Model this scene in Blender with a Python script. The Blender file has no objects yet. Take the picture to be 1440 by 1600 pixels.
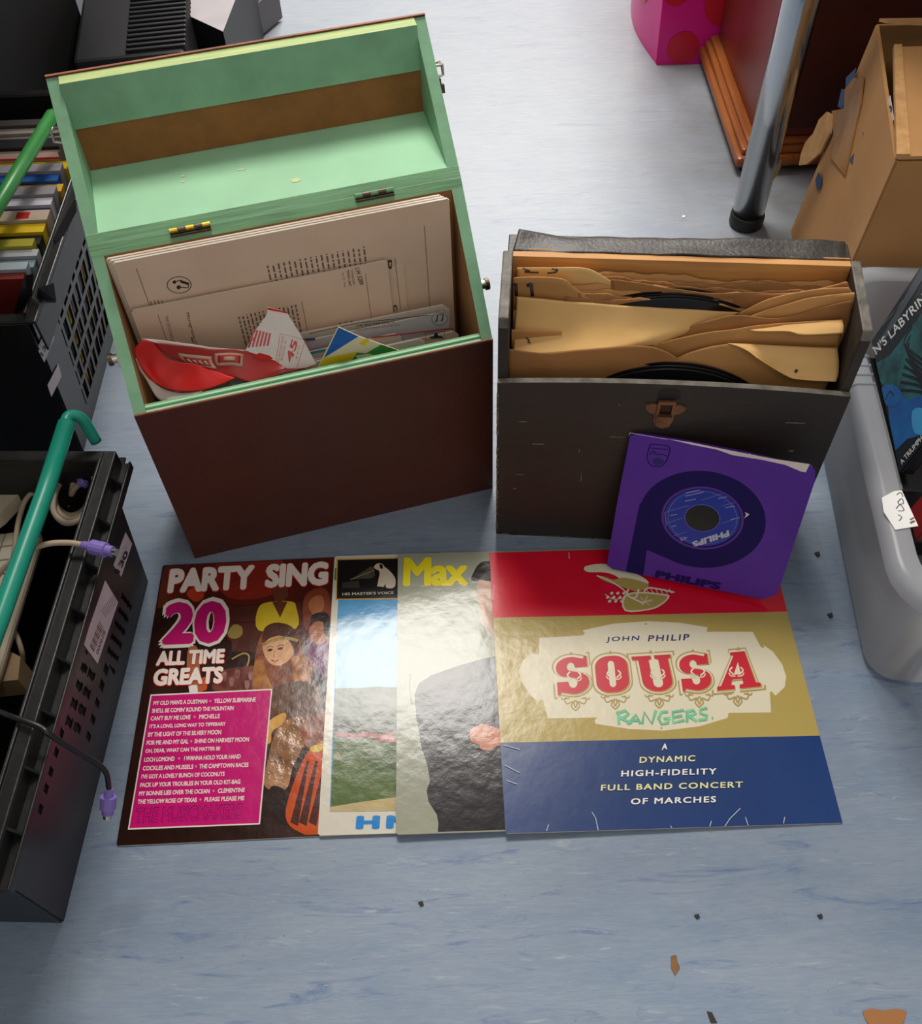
import bpy, bmesh, math, random
from mathutils import Vector, Matrix, noise as mnoise

# ------------------------------------------------------------------ camera, light, exposure
scn = bpy.context.scene
COL = scn.collection
F_PX = 1548.77
CAM_H = .92466
RGT = Vector((0.99918416, -0.03248728, -0.02399134))
UPV = Vector((0.04038574, 0.80376835, 0.59357007))
FWD = Vector((0.0, 0.59405472, -0.80442463))
cd = bpy.data.cameras.new('camera')
cam = bpy.data.objects.new('camera', cd)
COL.objects.link(cam)
cam.matrix_world = Matrix(((RGT.x, UPV.x, -FWD.x, 0), (RGT.y, UPV.y, -FWD.y, 0),
                           (RGT.z, UPV.z, -FWD.z, CAM_H), (0, 0, 0, 1)))
cd.sensor_fit = 'VERTICAL'
cd.sensor_height = 36
cd.lens = F_PX / 1600 * 36
cd.clip_start = .01
scn.camera = cam

w = bpy.data.worlds.new('world')
scn.world = w
w.use_nodes = True
w.node_tree.nodes['Background'].inputs[0].default_value = (1, .96, .92, 1)
w.node_tree.nodes['Background'].inputs[1].default_value = .36

def area(name, loc, tgt, sx, sy, power, col=(1, .96, .9)):
    l = bpy.data.lights.new(name, 'AREA')
    l.shape = 'RECTANGLE'; l.size = sx; l.size_y = sy; l.energy = power; l.color = col
    o = bpy.data.objects.new(name, l); COL.objects.link(o)
    o.location = loc
    o.rotation_euler = (Vector(tgt) - Vector(loc)).to_track_quat('-Z', 'Y').to_euler()
    return o
area('ceiling_light_panel', (-.14, 1.86, 2.6), (-.14, 1.86, 0), .86, .62, 46)
area('far_ceiling_light_panel', (.3, 4.2, 2.6), (.3, 4.0, 0), 1.2, .6, 130)
area('near_ceiling_light_panel', (.5, -1.3, 2.6), (.3, -.6, 0), 1.2, .6, 7)

vs = scn.view_settings
vs.view_transform = 'Standard'; vs.look = 'None'; vs.gamma = 1; vs.use_curve_mapping = False
vs.exposure = 0.30
scn.display_settings.display_device = 'sRGB'

# ------------------------------------------------------------------ helpers
def ray(px, py):
    return FWD + RGT * ((px - 720) / F_PX) - UPV * ((py - 800) / F_PX)
def at(px, py, z):
    r = ray(px, py); t = (CAM_H - z) / -r.z
    return Vector((0, 0, CAM_H)) + r * t
def local_hit(M, px, py, axis, val):
    """point on the plane local[axis] == val of frame M"""
    I = M.inverted()
    o = I @ Vector((0, 0, CAM_H)); r = I.to_3x3() @ ray(px, py)
    t = (val - o[axis]) / r[axis]
    return o + r * t
def lin(c):
    c = c / 255
    return c / 12.92 if c <= .04045 else ((c + .055) / 1.055) ** 2.4
def rgb(c):
    return (lin(c[0]), lin(c[1]), lin(c[2]), 1)
MATS = {}
def mat(name, c, rough=.6, metal=0, spec=.5, var=.0, vs_=12, bump=0, bs=60, stretch=None, c2=None, coat=0, alpha=None, trans=0, ior=1.45):
    if name in MATS: return MATS[name]
    m = bpy.data.materials.new(name); m.use_nodes = True
    nt = m.node_tree; N = nt.nodes; L = nt.links
    b = N['Principled BSDF']
    b.inputs['Base Color'].default_value = rgb(c)
    b.inputs['Roughness'].default_value = rough
    b.inputs['Metallic'].default_value = metal
    b.inputs['Specular IOR Level'].default_value = spec
    b.inputs['Coat Weight'].default_value = coat
    b.inputs['Transmission Weight'].default_value = trans
    b.inputs['IOR'].default_value = ior
    tc = N.new('ShaderNodeTexCoord')
    src = tc.outputs['Object']
    if stretch:
        mp = N.new('ShaderNodeMapping'); mp.inputs['Scale'].default_value = stretch
        L.new(src, mp.inputs[0]); src = mp.outputs[0]
    if var or c2:
        n = N.new('ShaderNodeTexNoise'); n.inputs['Scale'].default_value = vs_
        n.inputs['Detail'].default_value = 6; n.inputs['Roughness'].default_value = .6
        L.new(src, n.inputs['Vector'])
        r = N.new('ShaderNodeValToRGB')
        r.color_ramp.elements[0].position = .32; r.color_ramp.elements[1].position = .68
        a = c2 if c2 else tuple(max(0, x * (1 - var)) for x in c)
        d = c if c2 else tuple(min(255, x * (1 + var)) for x in c)
        r.color_ramp.elements[0].color = rgb(a); r.color_ramp.elements[1].color = rgb(d)
        L.new(n.outputs['Fac'], r.inputs[0]); L.new(r.outputs[0], b.inputs['Base Color'])
    if bump:
        n2 = N.new('ShaderNodeTexNoise'); n2.inputs['Scale'].default_value = bs
        n2.inputs['Detail'].default_value = 4
        L.new(src, n2.inputs['Vector'])
        bp = N.new('ShaderNodeBump'); bp.inputs['Strength'].default_value = bump; bp.inputs['Distance'].default_value = .002
        L.new(n2.outputs['Fac'], bp.inputs['Height']); L.new(bp.outputs[0], b.inputs['Normal'])
    MATS[name] = m
    return m
def gloss(name, c, rough=.16, var=0, c2=None, vs_=10, bump=.16, bs=60):
    """laminated printed card: its crinkles scatter the highlight"""
    return mat('print_' + name, c, rough=rough, spec=.36, var=var, c2=c2, vs_=vs_, bump=bump, bs=bs)

class MB:
    def __init__(s): s.v = []; s.f = []; s.m = []; s.mats = []
    def mi(s, m):
        if m not in s.mats: s.mats.append(m)
        return s.mats.index(m)
    def face(s, pts, m):
        b = len(s.v); s.v += [tuple(p) for p in pts]; s.f.append(list(range(b, b + len(pts)))); s.m.append(s.mi(m))
    def mesh(s, V, Fs, m):
        b = len(s.v); s.v += [tuple(p) for p in V]; i = s.mi(m)
        for f in Fs: s.f.append([b + k for k in f]); s.m.append(i)
    def box(s, x0, x1, y0, y1, z0, z1, m, M=None):
        V = [Vector((x, y, z)) for z in (z0, z1) for y in (y0, y1) for x in (x0, x1)]
        if M: V = [M @ v for v in V]
        s.mesh(V, [(0, 2, 3, 1), (4, 5, 7, 6), (0, 1, 5, 4), (2, 6, 7, 3), (0, 4, 6, 2), (1, 3, 7, 5)], m)
    def prism(s, poly, ext, m, mcap0=None, mcap1=None, side=None):
        """poly: 3-D points, ext: vector; side: optional list of materials per side face"""
        e = Vector(ext); n = len(poly); A = [Vector(p) for p in poly]; B = [p + e for p in A]
        s.face(A[::-1], mcap0 or m); s.face(B, mcap1 or m)
        for i in range(n):
            j = (i + 1) % n
            s.face([A[i], A[j], B[j], B[i]], side[i] if side else m)
    def tube(s, path, r, m, seg=10, cap=True, rs=None):
        P = [Vector(p) for p in path]; n = len(P); V = []; Fs = []
        t = (P[1] - P[0]).normalized(); u = t.orthogonal().normalized()
        for i, p in enumerate(P):
            t = (P[min(i + 1, n - 1)] - P[max(i - 1, 0)]).normalized()
            u = (u - t * u.dot(t)).normalized(); v = t.cross(u)
            rr = rs[i] if rs else r
            for k in range(seg):
                a = 2 * math.pi * k / seg
                V.append(p + (u * math.cos(a) + v * math.sin(a)) * rr)
        for i in range(n - 1):
            for k in range(seg):
                k2 = (k + 1) % seg
                Fs.append((i * seg + k, i * seg + k2, (i + 1) * seg + k2, (i + 1) * seg + k))
        if cap:
            Fs.append(tuple(range(seg - 1, -1, -1))); Fs.append(tuple((n - 1) * seg + k for k in range(seg)))
        s.mesh(V, Fs, m)
    def ring(s, c, ax, ay, az, r0, r1, h, m, seg=48):
        """flat washer standing on plane (c; ax, ay), thickness h along az"""
        V = []; Fs = []
        for z in (0, h):
            for r in (r0, r1):
                for k in range(seg):
                    a = 2 * math.pi * k / seg
                    V.append(c + ax * (r * math.cos(a)) + ay * (r * math.sin(a)) + az * z)
        o = lambda z, r, k: (z * 2 + r) * seg + k % seg
        for k in range(seg):
            Fs += [(o(1, 0, k), o(1, 1, k), o(1, 1, k + 1), o(1, 0, k + 1)), (o(0, 1, k), o(0, 0, k), o(0, 0, k + 1), o(0, 1, k + 1)),
                   (o(0, 1, k), o(0, 1, k + 1), o(1, 1, k + 1), o(1, 1, k)), (o(0, 0, k + 1), o(0, 0, k), o(1, 0, k), o(1, 0, k + 1))]
        s.mesh(V, Fs, m)
    def grid(s, fn, ns, nt, m):
        V = [fn(i / ns, j / nt) for j in range(nt + 1) for i in range(ns + 1)]
        Fs = [(j * (ns + 1) + i, j * (ns + 1) + i + 1, (j + 1) * (ns + 1) + i + 1, (j + 1) * (ns + 1) + i) for j in range(nt) for i in range(ns)]
        s.mesh(V, Fs, m)
    def build(s, name, parent=None, M=None, bevel=0, smooth=False, solid=0, merge=False, off=-1, sub=0):
        me = bpy.data.meshes.new(name)
        me.from_pydata(s.v, [], s.f)
        for m in s.mats: me.materials.append(m)
        me.polygons.foreach_set('material_index', s.m)
        me.update()
        if merge:
            bm = bmesh.new(); bm.from_mesh(me)
            bmesh.ops.remove_doubles(bm, verts=bm.verts, dist=1e-5)
            bmesh.ops.recalc_face_normals(bm, faces=bm.faces); bm.to_mesh(me); bm.free()
        if smooth:
            me.polygons.foreach_set('use_smooth', [True] * len(me.polygons))
        o = bpy.data.objects.new(name, me); COL.objects.link(o)
        if parent: o.parent = parent
        if M is not None: o.matrix_world = M
        if solid:
            md = o.modifiers.new('solidify', 'SOLIDIFY'); md.thickness = solid; md.offset = off
        if sub:
            md = o.modifiers.new('subdivision', 'SUBSURF'); md.levels = sub; md.render_levels = sub
        if bevel:
            md = o.modifiers.new('bevel', 'BEVEL'); md.width = bevel; md.segments = 2; md.limit_method = 'ANGLE'; md.angle_limit = .7
        return o
def tag(o, label, cat, group=None, kind=None):
    o['label'] = label
    if cat: o['category'] = cat
    if group: o['group'] = group
    if kind: o['kind'] = kind
    return o
def thing(name, label, cat, M=None, group=None):
    o = bpy.data.objects.new(name, None); COL.objects.link(o); o.empty_display_size = .05
    if M is not None: o.matrix_world = M
    return tag(o, label, cat, group)
def xf(x, y, z, yaw=0):
    return Matrix.Translation((x, y, z)) @ Matrix.Rotation(yaw, 4, 'Z')
def frame(o, x, y):
    x = Vector(x).normalized(); y = Vector(y); y = (y - x * y.dot(x)).normalized(); z = x.cross(y); o = Vector(o)
    return Matrix(((x.x, y.x, z.x, o.x), (x.y, y.y, z.y, o.y), (x.z, y.z, z.z, o.z), (0, 0, 0, 1)))
def catmull(P, k=6, closed=False):
    P = [Vector(p) for p in P]; n = len(P); out = []
    for i in range(n if closed else n - 1):
        a = P[(i - 1) % n] if closed or i > 0 else P[0]; b = P[i]; c = P[(i + 1) % n]
        d = P[(i + 2) % n] if closed or i + 2 < n else P[n - 1]
        for j in range(k):
            t = j / k
            out.append(.5 * ((2 * b) + (c - a) * t + (2 * a - 5 * b + 4 * c - d) * t * t + (3 * b - a - 3 * c + d) * t ** 3))
    if not closed: out.append(P[-1])
    return out

_txt = {}
def text_mesh(s, off=.0, space=1.0):
    """outline of a line of lettering; off thickens it by laying shifted copies over one another"""
    k = (s, off, space)
    if k in _txt: return _txt[k]
    if off == 0:
        cu = bpy.data.curves.new('t', 'FONT'); cu.body = s; cu.size = 1; cu.resolution_u = 3; cu.space_character = space
        o = bpy.data.objects.new('t', cu); COL.objects.link(o)
        dg = bpy.context.evaluated_depsgraph_get(); dg.update()
        ev = o.evaluated_get(dg); me = ev.to_mesh()
        V = [(v.co.x, v.co.y, 0) for v in me.vertices]; Fs = [tuple(p.vertices) for p in me.polygons]
        ev.to_mesh_clear(); bpy.data.objects.remove(o); bpy.data.curves.remove(cu)
    else:
        V0, F0 = text_mesh(s, 0, space); V = []; Fs = []
        n = 10 if off > .04 else 4
        for k_ in range(n):
            a = 2 * math.pi * (k_ + .5) / n; b = len(V)
            V += [(v[0] + off * math.cos(a), v[1] + off * math.sin(a), k_ + 1) for v in V0]; Fs += [tuple(b + q for q in f) for f in F0]
    _txt[k] = (V, Fs)
    return _txt[k]

class Art:
    """printed artwork laid on the plane local z = z0 of frame M; picture points are traced onto that real plane"""
    def __init__(s, mb, M, z0, tr=(0, 0, 1), lim=None, axis=2, step=.000012, curve=None):
        s.mb = mb; s.M = M; s.z0 = z0; s.tr = tr; s.lim = lim; s.n = 1; s.step = step
    def uv(s, p):
        px = s.tr[0] + p[0] * s.tr[2]; py = s.tr[1] + p[1] * s.tr[2]
        h = local_hit(s.M, px, py, 2, s.z0)
        x, y = h.x, h.y
        if s.lim:
            x = min(max(x, s.lim[0]), s.lim[1]); y = min(max(y, s.lim[2]), s.lim[3])
        return Vector((x, y, 0))
    def z(s):
        s.n += 1
        return s.z0 + s.step * s.n
    def up(s, P, m):
        z = s.z(); s.mb.face([(p[0], p[1], z) for p in P], m)
    def poly(s, P, m, smooth=0):
        Q = [s.uv(p) for p in P]
        if smooth: Q = catmull(Q, smooth, True)
        if s.lim: Q = [Vector((min(max(q.x, s.lim[0]), s.lim[1]), min(max(q.y, s.lim[2]), s.lim[3]), 0)) for q in Q]
        a = sum(Q[i].x * Q[(i + 1) % len(Q)].y - Q[(i + 1) % len(Q)].x * Q[i].y for i in range(len(Q)))
        if a < 0: Q = Q[::-1]
        s.up(Q, m)
    def stroke(s, P, wd, m, smooth=0, keep=False):
        Q = [s.uv(p) for p in P]
        if smooth: Q = catmull(Q, smooth)
        z = s.z0 + s.step * s.n if keep else s.z()
        n = len(Q); A = []; B = []
        for i in range(n):
            t = (Q[min(i + 1, n - 1)] - Q[max(i - 1, 0)]); t.z = 0
            if t.length < 1e-9: t = Vector((1, 0, 0))
            t.normalize(); nn = Vector((-t.y, t.x, 0)) * wd / 2
            A.append(Q[i] + nn); B.append(Q[i] - nn)
        V = [(p.x, p.y, z) for p in B + A]
        s.mb.mesh(V, [(i, i + 1, n + i + 1, n + i) for i in range(n - 1)], m)
    def text(s, t, BL, BR, TL, m, off=0, space=1.0, ref=None, keep=False):
        """text fitted in the parallelogram BL, BR, TL; ref: offset used for measuring"""
        V, Fs = text_mesh(t, off, space)
        R = text_mesh(t, ref, space)[0] if ref is not None else V
        x0 = min(v[0] for v in R); x1 = max(v[0] for v in R); y0 = min(v[1] for v in R); y1 = max(v[1] for v in R)
        a = s.uv(BL); b = s.uv(BR) - a; c = s.uv(TL) - a; z = s.z0 + s.step * s.n if keep else s.z(); top = 0; out = []
        for v in V:
            p = a + b * ((v[0] - x0) / (x1 - x0)) + c * ((v[1] - y0) / (y1 - y0)); out.append((p.x, p.y, z + v[2] * 4e-6)); top = max(top, v[2])
        if not keep: s.n += top * 4e-6 / s.step
        # keep the print facing the reader
        f = Fs
        if (b.x * c.y - b.y * c.x) < 0: f = [q[::-1] for q in Fs]
        s.mb.mesh(out, f, m)

rnd = random.Random(7)

# ------------------------------------------------------------------ floor
def floor_material():
    m = bpy.data.materials.new('blue_vinyl_floor'); m.use_nodes = True
    nt = m.node_tree; N = nt.nodes; L = nt.links; b = N['Principled BSDF']
    tc = N.new('ShaderNodeTexCoord')
    def nz(scale, st, det=6, rough=.6, dist=0, rot=0):
        mp = N.new('ShaderNodeMapping'); mp.inputs['Scale'].default_value = st; mp.inputs['Rotation'].default_value = (0, 0, rot)
        L.new(tc.outputs['Object'], mp.inputs[0])
        n = N.new('ShaderNodeTexNoise'); n.inputs['Scale'].default_value = scale; n.inputs['Detail'].default_value = det
        n.inputs['Roughness'].default_value = rough; n.inputs['Distortion'].default_value = dist
        L.new(mp.outputs[0], n.inputs['Vector']); return n.outputs['Fac']
    def ramp(src, p0, p1, c0=(0, 0, 0, 1), c1=(1, 1, 1, 1)):
        r = N.new('ShaderNodeValToRGB'); r.color_ramp.elements[0].position = p0; r.color_ramp.elements[1].position = p1
        r.color_ramp.elements[0].color = c0; r.color_ramp.elements[1].color = c1; L.new(src, r.inputs[0]); return r.outputs[0]
    def mix(f, a, c, k=1):
        x = N.new('ShaderNodeMix'); x.data_type = 'RGBA'
        if k != 1:
            mu = N.new('ShaderNodeMath'); mu.operation = 'MULTIPLY'; mu.inputs[1].default_value = k; L.new(f, mu.inputs[0]); f = mu.outputs[0]
        L.new(f, x.inputs[0]); L.new(a, x.inputs[6])
        if isinstance(c, tuple): x.inputs[7].default_value = c
        else: L.new(c, x.inputs[7])
        return x.outputs[2]
    base = ramp(nz(5, (1, 3.5, 1), 8, .65, .6), .35, .66, rgb((119, 135, 156)), rgb((138, 150, 164)))
    st = ramp(nz(9, (1, 6, 1), 7, .7, 1.2), .56, .68)
    c = mix(st, base, rgb((76, 102, 144)), .85)
    st2 = ramp(nz(11, (1, 7, 1), 7, .72, 1.5, .06), .60, .70)
    c = mix(st2, c, rgb((176, 183, 186)), .75)
    st3 = ramp(nz(16, (1.2, 9, 1), 8, .7, 2.0, -.05), .66, .72)
    c = mix(st3, c, rgb((88, 98, 112)), .7)
    fine = ramp(nz(70, (1, 9, 1), 3, .6), .42, .72)
    c = mix(fine, c, rgb((156, 165, 172)), .28)
    spk = ramp(nz(260, (1, 1, 1), 1, .5), .77, .80)
    c = mix(spk, c, rgb((70, 74, 84)), .6)
    scr = ramp(nz(7, (9, .7, 1), 2, .5, .4, .5), .705, .715)
    c = mix(scr, c, rgb((115, 124, 134)), .25)
    # floor colour turns paler grey with distance, painting in the brighter far light
    sx = N.new('ShaderNodeSeparateXYZ'); L.new(tc.outputs['Object'], sx.inputs[0])
    mr = N.new('ShaderNodeMapRange'); mr.inputs[1].default_value = .55; mr.inputs[2].default_value = 1.5; mr.inputs[4].default_value = .75
    L.new(sx.outputs[1], mr.inputs[0])
    c = mix(mr.outputs[0], c, rgb((166, 167, 168)), .8)
    # grime towards the right under the table
    dirt = ramp(nz(3.2, (1, 1, 1), 6, .65), .40, .62)
    mx = N.new('ShaderNodeMapRange'); mx.inputs[1].default_value = .22; mx.inputs[2].default_value = .48; L.new(sx.outputs[0], mx.inputs[0])
    my = N.new('ShaderNodeMapRange'); my.inputs[1].default_value = .95; my.inputs[2].default_value = 1.15; L.new(sx.outputs[1], my.inputs[0])
    mm = N.new('ShaderNodeMath'); mm.operation = 'MULTIPLY'; L.new(mx.outputs[0], mm.inputs[0]); L.new(my.outputs[0], mm.inputs[1])
    m2 = N.new('ShaderNodeMath'); m2.operation = 'MULTIPLY'; L.new(mm.outputs[0], m2.inputs[0]); L.new(dirt, m2.inputs[1])
    c = mix(m2.outputs[0], c, rgb((118, 108, 94)), .7)
    g2 = ramp(nz(26, (1, 10, 1), 8, .75, 1.0), .40, .62); c = mix(g2, c, rgb((104, 122, 148)), .30)
    L.new(c, b.inputs['Base Color'])
    b.inputs['Roughness'].default_value = .42; b.inputs['Specular IOR Level'].default_value = .4
    bp = N.new('ShaderNodeBump'); bp.inputs['Strength'].default_value = .12; bp.inputs['Distance'].default_value = .001
    L.new(nz(90, (1, 3, 1), 4), bp.inputs['Height']); L.new(bp.outputs[0], b.inputs['Normal'])
    return m
mb = MB(); mb.box(-3, 3, -2, 6, -.02, 0, floor_material())
o = mb.build('floor'); o['kind'] = 'structure'; o['label'] = 'blue grey streaked vinyl floor'

# shared materials
GREEN = mat('mint_paint', (160, 212, 170), rough=.42, var=.05, vs_=7, bump=.12, bs=40, stretch=(1, 1, 1))
GREENF = mat('mint_paint_worn', (134, 182, 144), rough=.5, c2=(116, 160, 124), vs_=22, bump=.2, bs=80)
GREENE = mat('mint_paint_ply_edge', (124, 172, 128), rough=.55, c2=(100, 142, 102), vs_=26, stretch=(.5, 8, 12), bump=.3, bs=40)
PLYY = mat('bare_ply_edge', (182, 192, 122), rough=.6, c2=(146, 172, 108), vs_=40, stretch=(.5, 8, 10), bump=.3)
BROWN = mat('brown_leathercloth', (84, 38, 24), rough=.5, c2=(66, 30, 20), vs_=5, bump=.25, bs=420)
REDEDGE = mat('red_brown_edge', (130, 72, 48), rough=.6, var=.2, vs_=60)
RAW = mat('raw_wood', (176, 128, 82), rough=.6, c2=(150, 104, 64), vs_=14, stretch=(1, 1, .25), bump=.1)
ORANGE = mat('hardboard', (150, 96, 44), rough=.7, c2=(128, 82, 36), vs_=30, bump=.3, bs=300)
BRASS = mat('brass', (200, 160, 60), rough=.28, metal=1)
STEEL = mat('nickel', (190, 186, 176), rough=.25, metal=1)
DKSTEEL = mat('tarnished_steel', (92, 82, 70), rough=.4, metal=.9)

# ------------------------------------------------------------------ green and brown record box
W, D, ZF, ZB, T = .3505, .1063, .2375, .3523, .0112
TB = .0066
MBR = xf(-.3023, .634, 0, .2404)
box = thing('record_box', 'tall brown record box with mint green painted interior, lid thrown open', 'record box', MBR)
# front
mb = MB()
mb.box(0, W, -.0015, .0012, 0, ZF, BROWN)
mb.box(-.0002, W + .0002, -.0008, .001, ZF, ZF + .0012, REDEDGE)
for k, m_ in enumerate((GREEN, GREENE, GREEN, GREENE)):
    mb.box(T, W - T, .0012 + k * .0024, .0012 + (k + 1) * .0024, .012, ZF - .001 + .0012 * (k % 2 == 0) + k * .001, m_)
mb.build('front_panel', box)
for u0, u1 in ((0, T), (W - T, W)):
    mb = MB()
    P = [(u0, .0012, 0), (u0, D - TB, 0), (u0, D - TB, ZB - TB * 1.08), (u0, .0012, ZF + .0006)]
    outer = u0 == 0
    mb.prism(P, (u1 - u0, 0, 0), GREENF, mcap0=BROWN if outer else RAW, mcap1=RAW if outer else BROWN, side=[BROWN, BROWN, GREENF, BROWN])
    mb.build('side_panel', box, merge=True)
mb = MB()
P = [(0, D, 0), (0, D, ZB), (0, D - TB, ZB - TB * 1.08), (0, D - TB, 0)]
mb.prism(P, (W, 0, 0), RAW, side=[BROWN, GREENE, RAW, RAW])
mb.build('back_panel', box, merge=True)
mb = MB(); mb.box(T, W - T, .011, D - T, 0, .010, RAW); mb.build('base_panel', box)
# lid
ML = Matrix.Translation((0, D + .0001, ZB + .0001))
lid = MB()
TOPB = [(0, 0, 0), (0, .112, .0062), (0, .112, .0134), (0, .0082, .0070)]
lid.prism(TOPB, (W, 0, 0), GREEN, mcap0=BROWN, mcap1=BROWN, side=[BROWN, BROWN, GREEN, GREENE])
chip = mat('paint_chip', (214, 216, 160), .6)
for (cx, cy, a, b_) in ((.197, .030, .0045, .0028), (.095, .066, .002, .0014), (.094, .058, .0018, .0012), (.15, .06, .004, .0012)):
    lid.face([(cx + a * math.cos(t * .7854 + .3) * (1 + .2 * (t % 2)), cy + b_ * math.sin(t * .7854 + .3), .0065 + (cy + b_ * math.sin(t * .7854 + .3)) * .0617 + .0004) for t in range(8)], chip)
lid.v = [tuple(ML @ Vector(v)) for v in lid.v]
lido = lid.build('lid', box)
def sub(mbx, name, **k):
    mbx.v = [tuple(ML @ Vector(v)) for v in mbx.v]
    return mbx.build(name, lido, **k)
for u0, u1 in ((0, T), (W - T, W)):
    s = MB()
    P = [(u0, .0084, .0070), (u0, .112, .0134), (u0, .118, .099)]
    outer = u0 == 0
    s.prism(P, (u1 - u0, 0, 0), GREENF, mcap0=BROWN if outer else GREENF, mcap1=GREENF if outer else BROWN, side=[BROWN, BROWN, GREENF])
    sub(s, 'lid_side', merge=True)
s = MB()
s.prism([(T, .0985, .013), (T, .112, .013), (T, .1145, .0565), (T, .101, .0565)], (W - 2 * T, 0, 0), ORANGE); sub(s, 'hardboard_strip', merge=True)
s = MB()
s.prism([(T, .0985, .056), (T, .1145, .0565), (T, .1168, .0985), (T, .1040, .0975)], (W - 2 * T, 0, 0), GREENF, side=[GREENF, BROWN, PLYY, GREENF])
sub(s, 'lid_front', merge=True)
s = MB()
s.box(.000, W, .1165, .1185, .006, .0995, BROWN); s.box(0, W, .1160, .1187, .0995, .1002, REDEDGE)
s.v = [(x, y + (z - .099) * .055, z) for x, y, z in s.v]
sub(s, 'lid_outer_skin')
# hinges
for u0 in (.0735, .247):
    s = MB()
    for k in range(5):
        s.tube([(u0 + k * .0075, D - .0002, ZB + .0012), (u0 + k * .0075 + .0072, D - .0002, ZB + .0012)], .0022, (BRASS if u0 < .1 else GREENE) if k % 2 == 0 else DKSTEEL, 10)
    s.box(u0, u0 + .037, D - .0045, D - .0010, ZB - .0032, ZB - .0012, DKSTEEL)
    s.build('hinge', box, smooth=False)
# latches
def latch(u, d, z, sgn, lidp):
    s = MB(); e = .0016 * sgn
    M = Matrix.Translation((u, d, z)) @ Matrix.Rotation(.6 if not lidp else -.3, 4, 'X')
    def B(x0, x1, y0, y1, z0, z1, m_): s.box(min(x0 * sgn, x1 * sgn), max(x0 * sgn, x1 * sgn), y0, y1, z0, z1, m_, M)
    B(0, .0014, -.010, .010, -.014, .014, STEEL)
    if lidp:
        s.tube([M @ Vector((.001 * sgn, -.006, .007)), M @ Vector((.009 * sgn, -.006, .007)), M @ Vector((.009 * sgn, .006, .007)), M @ Vector((.001 * sgn, .006, .007))], .0016, STEEL, 8)
        s.tube([M @ Vector((.001 * sgn, -.006, -.004)), M @ Vector((.009 * sgn, -.006, -.002)), M @ Vector((.009 * sgn, -.006, .007))], .0016, STEEL, 8)
        B(.001, .007, -.004, .004, -.013, -.006, DKSTEEL); B(.005, .010, -.003, .003, -.020, -.012, DKSTEEL)
    else:
        s.tube([M @ Vector((.001 * sgn, 0, .003)), M @ Vector((.007 * sgn, 0, .003))], .0045, STEEL, 14)
        s.tube([M @ Vector((.007 * sgn, 0, .003)), M @ Vector((.011 * sgn, 0, .003))], .0060, DKSTEEL, 14)
        B(.001, .005, -.005, .005, -.012, -.008, STEEL)
    return s
latch(W, .052, .262, 1, 0).build('latch', box); latch(0, .048, .268, -1, 0).build('latch', box)
for u, sg in ((W, 1), (0, -1)):
    s = latch(u, D + .098, ZB + .052, sg, 1); s.build('lid_latch', lido)

# ------------------------------------------------------------------ sleeves standing in the brown box
PAPER = mat('aged_card', (224, 194, 168), rough=.6, c2=(212, 180, 154), vs_=9, bump=.12, bs=30)
PAPER2 = mat('aged_card_white', (214, 204, 190), rough=.55, c2=(204, 190, 172), vs_=12)
INKG = mat('grey_ink', (112, 92, 78), .7)
INK = mat('black_ink', (40, 34, 34), .6)
REDP = mat('red_paper', (196, 34, 24), rough=.45, c2=(168, 26, 22), vs_=14, bump=.3, bs=60)
def stand(u, z, wd, hg, d_bot, d_top, rot=0):
    """frame of a sleeve standing in the brown box: x along the box, y up and leaning back"""
    ex = MBR.to_3x3() @ Vector((1, 0, 0)); ey = MBR.to_3x3() @ Vector((0, d_top - d_bot, math.sqrt(max(hg * hg - (d_top - d_bot) ** 2, .0001))))
    o_ = MBR @ Vector((u, d_bot, z))
    M = frame(o_, ex, ey)
    return M @ Matrix.Rotation(rot, 4, 'Z')
def card(w_, h_, t_, m, edge=None, notch=0, r=.002):
    mb = MB(); edge = edge or m
    P = [(r, 0), (w_ - r, 0), (w_, r), (w_, h_ - r), (w_ - r, h_), (r, h_), (0, h_ - r), (0, r)]
    mb.prism([(a, b, 0) for a, b in P], (0, 0, t_), m, side=[edge] * 8)
    return mb
def greek(art, x0, y0, x1, y1, lines, wd, m, vertical=True, gap=.35, seed=1, ragged=0):
    """rows of tiny word-like marks in local sleeve coordinates"""
    r = random.Random(seed); z = art.z() + .0001; mb = art.mb
    for i in range(lines):
        if vertical:
            x = x0 + (x1 - x0) * i / max(1, lines - 1); y = y0 + r.random() * ragged
            while y < y1:
                L_ = r.uniform(.0025, .008); L_ = min(L_, y1 - y)
                mb.face([(x, y, z), (x + wd, y, z), (x + wd, y + L_, z), (x, y + L_, z)], m); y += L_ + .0016
        else:
            y = y0 + (y1 - y0) * i / max(1, lines - 1); x = x0
            while x < x1:
                L_ = r.uniform(.0025, .008); L_ = min(L_, x1 - x)
                mb.face([(x, y, z), (x + L_, y, z), (x + L_, y + wd, z), (x, y + wd, z)], m); x += L_ + .0016
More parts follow.
